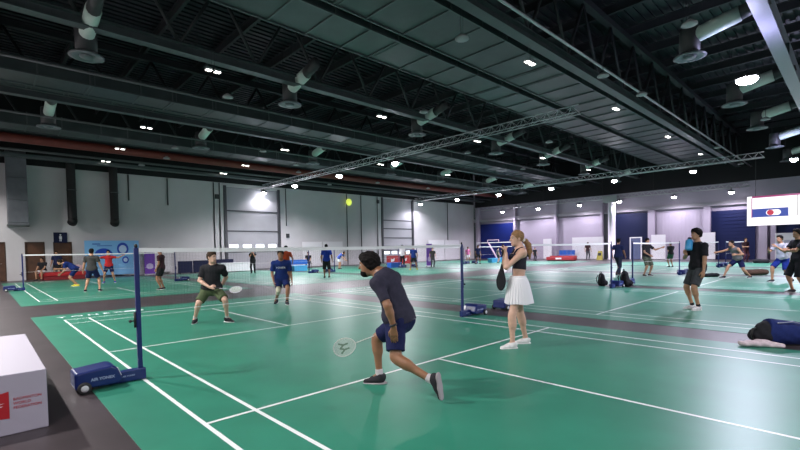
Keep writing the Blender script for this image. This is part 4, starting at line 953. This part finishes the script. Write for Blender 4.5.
crate(15.6, 22.6, M_pb2, 'blue crate on the floor left of the bright blue tee man'); crate(22.6, 19.9, M_pb, 'blue crate beside the person in white tee'); crate(34.4, 18.6, M_pb2, 'pale blue crate near the big blue door, left one'); crate(36.2, 18.9, M_pb2, 'pale blue crate near the big blue door, right one')
# red advertising boards by the striped roller door, red benches by the far wall
board(26.4, 27.9, 25.0, .85, M_bred, 'advert_board', 'red board with white mark before the striped door, left of pair', 'board', 'red boards', txt=True)
board(28.0, 29.6, 25.0, .85, M_bred, 'advert_board', 'red board with white mark before the striped door, right of pair', 'board', 'red boards', txt=True)
board(19.9, 22.0, 29.2, 2.3, M_panelw, 'partition_board', 'tall white partition against the wall left of centre, left one', 'partition', None); board(22.1, 24.4, 29.2, 2.3, M_panelw, 'partition_board', 'tall white partition against the wall left of centre, right one', 'partition', None)
board(36.8, 39.6, 29.2, 2.45, M_panelw, 'partition_board', 'tall white partition right of the striped door, left one', 'partition', None); board(39.7, 42.4, 29.2, 2.45, M_panelw, 'partition_board', 'tall white partition right of the striped door, right one', 'partition', None)
def xboard(y0, y1, x, h, m_, name, lab, cat, grp=None, z0=.04):
    e = empty(name, (x, (y0+y1)/2, 0), lab, cat, grp); w_ = (y1-y0)/2
    MB().bbox(-.05, .05, -w_, w_, z0, h, .01).build('board_panel', m_, e)
    for s in (-1, 1): MB().box(-.25, .25, s*(w_-.1)-.03, s*(w_-.1)+.03, 0, .045).build('board_foot', M_black, e)
    return e
xboard(12.6, 15.9, 45.4, 2.35, M_panelw, 'partition_board', 'tall white panel behind the grey-trousered person at the far wall', 'partition'); xboard(18.3, 19.3, 45.4, 2.3, M_panelw, 'partition_board', 'tall narrow white panel behind the red bench at the far wall', 'partition')
xboard(6.9, 8.1, 45.4, 2.35, M_panelw, 'partition_board', 'white panel against the far column right of the white pillar', 'partition'); xboard(3.0, 4.2, 45.3, 2.4, M_panelw, 'partition_board', 'white panel at the far column behind the grey tank player', 'partition')
e = xboard(-3.3, -1.1, 44.5, 2.15, M_panelw, 'partition_board', 'white panel with faint grey marks under the right of the lit screen', 'partition')
MB().box(-.056, -.051, -.6, -.2, .9, 1.3).box(-.056, -.051, .2, .55, 1.4, 1.6).box(-.056, -.051, -.5, .1, 1.5, 1.62).build('grey_marks', mat('mark_grey', (.4, .42, .52), .6), e)
for y, k in ((15.2, 'left'), (14.75, 'second'), (14.3, 'third'), (13.85, 'right')):
    y += 1.7; e = empty('stacking_chair', (44.6, y, 0), 'blue stacking chair by the far wall, %s of the row of four' % k, 'chair', 'blue chairs at the far wall', -math.pi/2)
    MB().bbox(-.21, .21, -.2, .22, .42, .46, .015).build('seat', M_pb, e); MB().bbox(-.21, .21, .18, .24, .5, 1.0, .02).build('backrest', M_pb, e)
    for sx in (-1, 1):
        for sy in (-1, 1): MB().tube([(sx*.18, sy*.18, 0), (sx*.18, sy*.18, .42)], .014, 5).build('leg', M_alu, e)
e = empty('red_sofa', (40.0, 14.5, 0), 'long low red sofa in front of the far pale wall', 'sofa'); MB().bbox(-.4, .4, -1.4, 1.4, .08, .40, .05).build('sofa_seat', mat('sofa_red', (.26, .012, .018), .7), e); MB().bbox(.28, .45, -1.4, 1.4, .34, .50, .05).build('sofa_back', mat('sofa_red', (.26, .012, .018), .7), e); MB().box(-.34, .34, -1.3, 1.3, 0, .08).build('sofa_base', M_black, e); MB().box(-.405, -.4, -.2, .4, .18, .32).build('sofa_marks', M_letw, e)
xboard(20.7, 22.3, 44.0, 1.25, mat('board_dark_red', (.25, .03, .04), .6), 'barrier_board', 'dark red barrier board at the far wall behind the ponytail', 'barrier')
e = empty('wet_floor_sign', (43.5, 12.15, 0), 'yellow standing sign beside the white pillar', 'sign'); M_yel = mat('sign_yellow', (.32, .27, .02), .5)
MB().add([(-.02, -.28, 0), (-.02, .28, 0), (.0, .20, .9), (.0, -.20, .9), (-.32, -.28, 0), (-.32, .28, 0), (-.05, .20, .9), (-.05, -.20, .9)], [(0,1,2,3), (5,4,7,6), (4,0,3,7), (1,5,6,2), (3,2,6,7), (0,4,5,1)]).build('sign_body', M_yel, e); MB().box(-.19, -.185, -.15, .15, .4, .7).build('sign_mark', M_black, e)
# white pillar in front of the far wall
e = empty('pillar', (44.6, 11.45, 0), 'round white pillar with wider square top in front of the far wall', 'pillar')
MB().lathe([(.40, 0), (.40, .12), (.34, .14), (.34, 5.7), (.36, 5.72)], (0,0,0), 24).build('shaft', mat('pillar_white', (.74, .70, .78), .5), e); MB().bbox(-.55, .55, -.7, .7, 5.7, 6.35, .06).build('capital', mat('capital_grey', (.42, .41, .43), .6), e)
# goal-like white practice frame by the blue door
e = empty('practice_frame', (41.5, 22.5, 0), 'white tubular frame standing before the big blue door', 'frame')
MB().tube([(0, 3.2, 0), (0, 3.2, 2.0), (0, -2.4, 2.0), (0, -2.4, 0)], .05, 6).build('frame_tube', M_panelw, e); MB().tube([(0, 1.6, 2.0), (0, .3, .0)], .09, 6).tube([(0, 1.7, 2.3), (0, .2, 2.3)], .05, 6).tube([(0, 1.7, 2.0), (0, 1.7, 2.3)], .05, 6).tube([(0, .2, 2.0), (0, .2, 2.3)], .05, 6).build('slanted_brace', mat('frame_pink', (.62, .48, .62), .5), e)
# door frame at the dark blue door behind the walking man
e = empty('glazed_door_frame', (45.6, 9.55, 0), 'white-framed glazed door at the blue shutter behind the walking man', 'door frame')
MB().box(-.05, .05, -.55, -.45, 0, 2.2).box(-.05, .05, .45, .55, 0, 2.2).box(-.05, .05, -.45, .45, 2.1, 2.2).build('frame', M_panelw, e); MB().box(-.02, .02, -.45, .45, .02, 2.1).build('glass_panel', mat('glass_dark', (.10, .12, .22), .15), e)
# hanging LED screen
e = empty('led_screen', (38.0, -3.2, 2.62), 'bright white hanging screen with blue bar and red dot at the right edge', 'screen')
M_sw = mat('screen_white', (.02, .02, .02), .4, emit=(.98, .95, 1), es=1.1); M_sb = mat('screen_blue', (.01, .01, .02), .4, emit=(.004, .035, .27), es=1); M_sr = mat('screen_red', (.02, .01, .01), .4, emit=(.45, .004, .03), es=1); M_sk = mat('screen_pink', (.02, .01, .01), .4, emit=(.30, .03, .14), es=1)
MB().box(.0, .25, -3.0, 2.95, 0, 2.05).build('screen_cabinet', M_black, e); sf = MB().box(-.02, -.001, -3.0, 2.95, 0, 2.05).build('screen_face', M_sw, e)
# picture: outlined rectangle, blue bar, white pill, red dot
MB().box(-.03, -.021,   .75, 2.66, .58, 1.16).build('blue_bar', M_sb, sf)
b = MB()
b.box(-.026, -.0205, -2.45, 2.68, 1.93, 2.05).box(-.026, -.0205, 2.66, 2.71, .55, 1.93); b.build('red_outline', M_sk, sf); MB().box(-.026, -.0205, .28, .32, .6, 1.93).box(-.026, -.0205, .32, .75, .6, .63).build('grey_outline', mat('screen_grey', (.02, .02, .02), .4, emit=(.25, .22, .2), es=1), sf)
def pill(y0, y1, zc, r, x, m_, nm):
    pts = [(y1+r*math.cos(t), zc+r*math.sin(t)) for t in np.linspace(-math.pi/2, math.pi/2, 12)]+[(y0+r*math.cos(t), zc+r*math.sin(t)) for t in np.linspace(math.pi/2, 1.5*math.pi, 12)]
    return MB().prism(pts, x-.004, x, 'x').build(nm, m_, sf)
pill(1.32, 1.72, .87, .19, -.031, M_sw, 'white_pill'); pill(1.68, 1.681, .87, .185, -.036, M_sr, 'red_dot')
c = MB()
for y in (-2.5, 0, 2.5): c.tube([(.12, y, 2.05), (.12, y, 5.3)], .015, 5)
c.build('hanging_wires', M_dark2, e)
# bags
M_bagk = cloth(.016, .016, .02, 'bag_black'); M_bagb = cloth(.012, .022, .11, 'bag_navy')
def backpack(x, y, lab, m_, rz=0, sc=1., tilt=0):
    e = empty('backpack', (x, y, 0), lab, 'bag', None, rz)
    F = Field(); F.rc((0, 0, .13*sc), (0, .02, .36*sc), .17*sc, .13*sc, .05, (0, 1, 0), .75); F.rc((-.06*sc, -.10*sc, .12*sc), (.06*sc, -.10*sc, .12*sc), .10*sc, .10*sc, .04); F.wob = .006; F.clip((0,0,-1), (0,0,.004))
    field_obj('bag_body', F, .014, m_, e); MB().tube([(-.05*sc, .05, .47*sc), (-.03*sc, .05, .54*sc), (.03*sc, .05, .54*sc), (.05*sc, .05, .47*sc)], .012, 6).build('top_handle', M_black, e)
    for s in (-1, 1): MB().tube([(s*.07*sc, .12*sc, .42*sc), (s*.09*sc, .18*sc, .28*sc), (s*.08*sc, .14*sc, .10*sc)], .016, 6).build('shoulder_strap', M_black, e)
    return e
backpack(15.12, -.12, 'black backpack standing behind the navy walker, right of the post weights', M_bagk, D(40), 1.15)
backpack(14.95, .62, 'dark rounded bag slumped left of the blue net post weights', M_bagk, D(60), .95)
# long navy racket bag at the right edge, with a pink-white cloth under it
e = empty('racket_bag', (6.92, -5.06, 0), 'navy and black racket bag lying at the right edge of the picture', 'bag', None, D(-48))
F = Field(); F.rc((-.12, 0, .19), (.62, 0, .13), .19, .15, .04, (0, 1, 0), .8); F.wob = .005; F.clip((0,0,-1), (0,0,.02)).clip((-.94, 0, .34), (-.20, 0, .22)); field_obj('bag_body', F, .010, M_bagb, e)
F = Field(); F.rc((-.16, 0, .18), (-.13, 0, .18), .165, .175, .03, (0, 1, 0), .8); F.rc((-.30, .03, .14), (-.18, 0, .16), .085, .13, .05); F.wob = .008; F.clip((0,0,-1), (0,0,.02)); field_obj('bag_pocket', F, .009, M_bagk, e, label='black front pocket')
MB().tube([(-.36, -.02, .10), (-.40, -.05, .17), (-.37, -.03, .24), (-.28, .0, .25)], .014, 6).build('carry_strap', M_black, e); MB().tube([(-.1, -.12, .335), (.1, -.12, .35), (.5, -.10, .26)], .008, 5).build('zip_piping', mat('zip_grey', (.2, .22, .3), .5), e)
MB().box(-.2, .7, -.06, .06, .0, .03).build('bag_base', M_black, e)
F = Field(); F.rc((6.44, -4.72, .05), (6.62, -4.93, .06), .055, .075, .03, (0, 0, 1), .75); F.rc((6.60, -4.90, .05), (6.70, -5.10, .03), .07, .06, .04, (0, 0, 1), .6); F.wob = .012; F.clip((0, 0, -1), (0, 0, .008)); o = field_obj('crumpled_towel', F, .009, cloth(.62, .50, .54, 'towel_pink'), None); thing(o, 'pale pink towel crumpled beside the navy racket bag', 'towel')
lump('sports_bag', 21.75, -1.35, 0, (.5, .25, .16), M_bagk, 'flat black bag on the floor behind the man in grey shorts', 'bag', rz=D(-40))
lump('sports_bag', 24.0, -2.6, 0, (.75, .4, .26), cloth(.10, .06, .045, 'bag_brown'), 'brown sports bag behind the legs of the grey tank player', 'bag', rz=D(-45))
lump('sports_bag', 38.2, -1.0, 0, (.7, .4, .28), M_bagk, 'dark bag far off by the panel under the lit screen', 'bag', rz=D(90))
# the drinking man's bottle
e = empty('water_bottle', tuple(pb['W0']+pb['HP'](.01, .17, -.34)), 'light blue water bottle raised to the mouth of the man in grey shorts', 'bottle'); M_bot = mat('bottle_blue', (.07, .38, .75), .3)
MB().lathe([(.065, 0), (.072, .02), (.072, .20), (.05, .235), (.03, .25)], (0,0,0), 16).build('bottle_body', M_bot, e); MB().lathe([(.035, .25), (.035, .285), (.02, .29)], (0,0,0), 12).build('bottle_cap', M_black, e); e.rotation_euler = (0, D(18), 0)
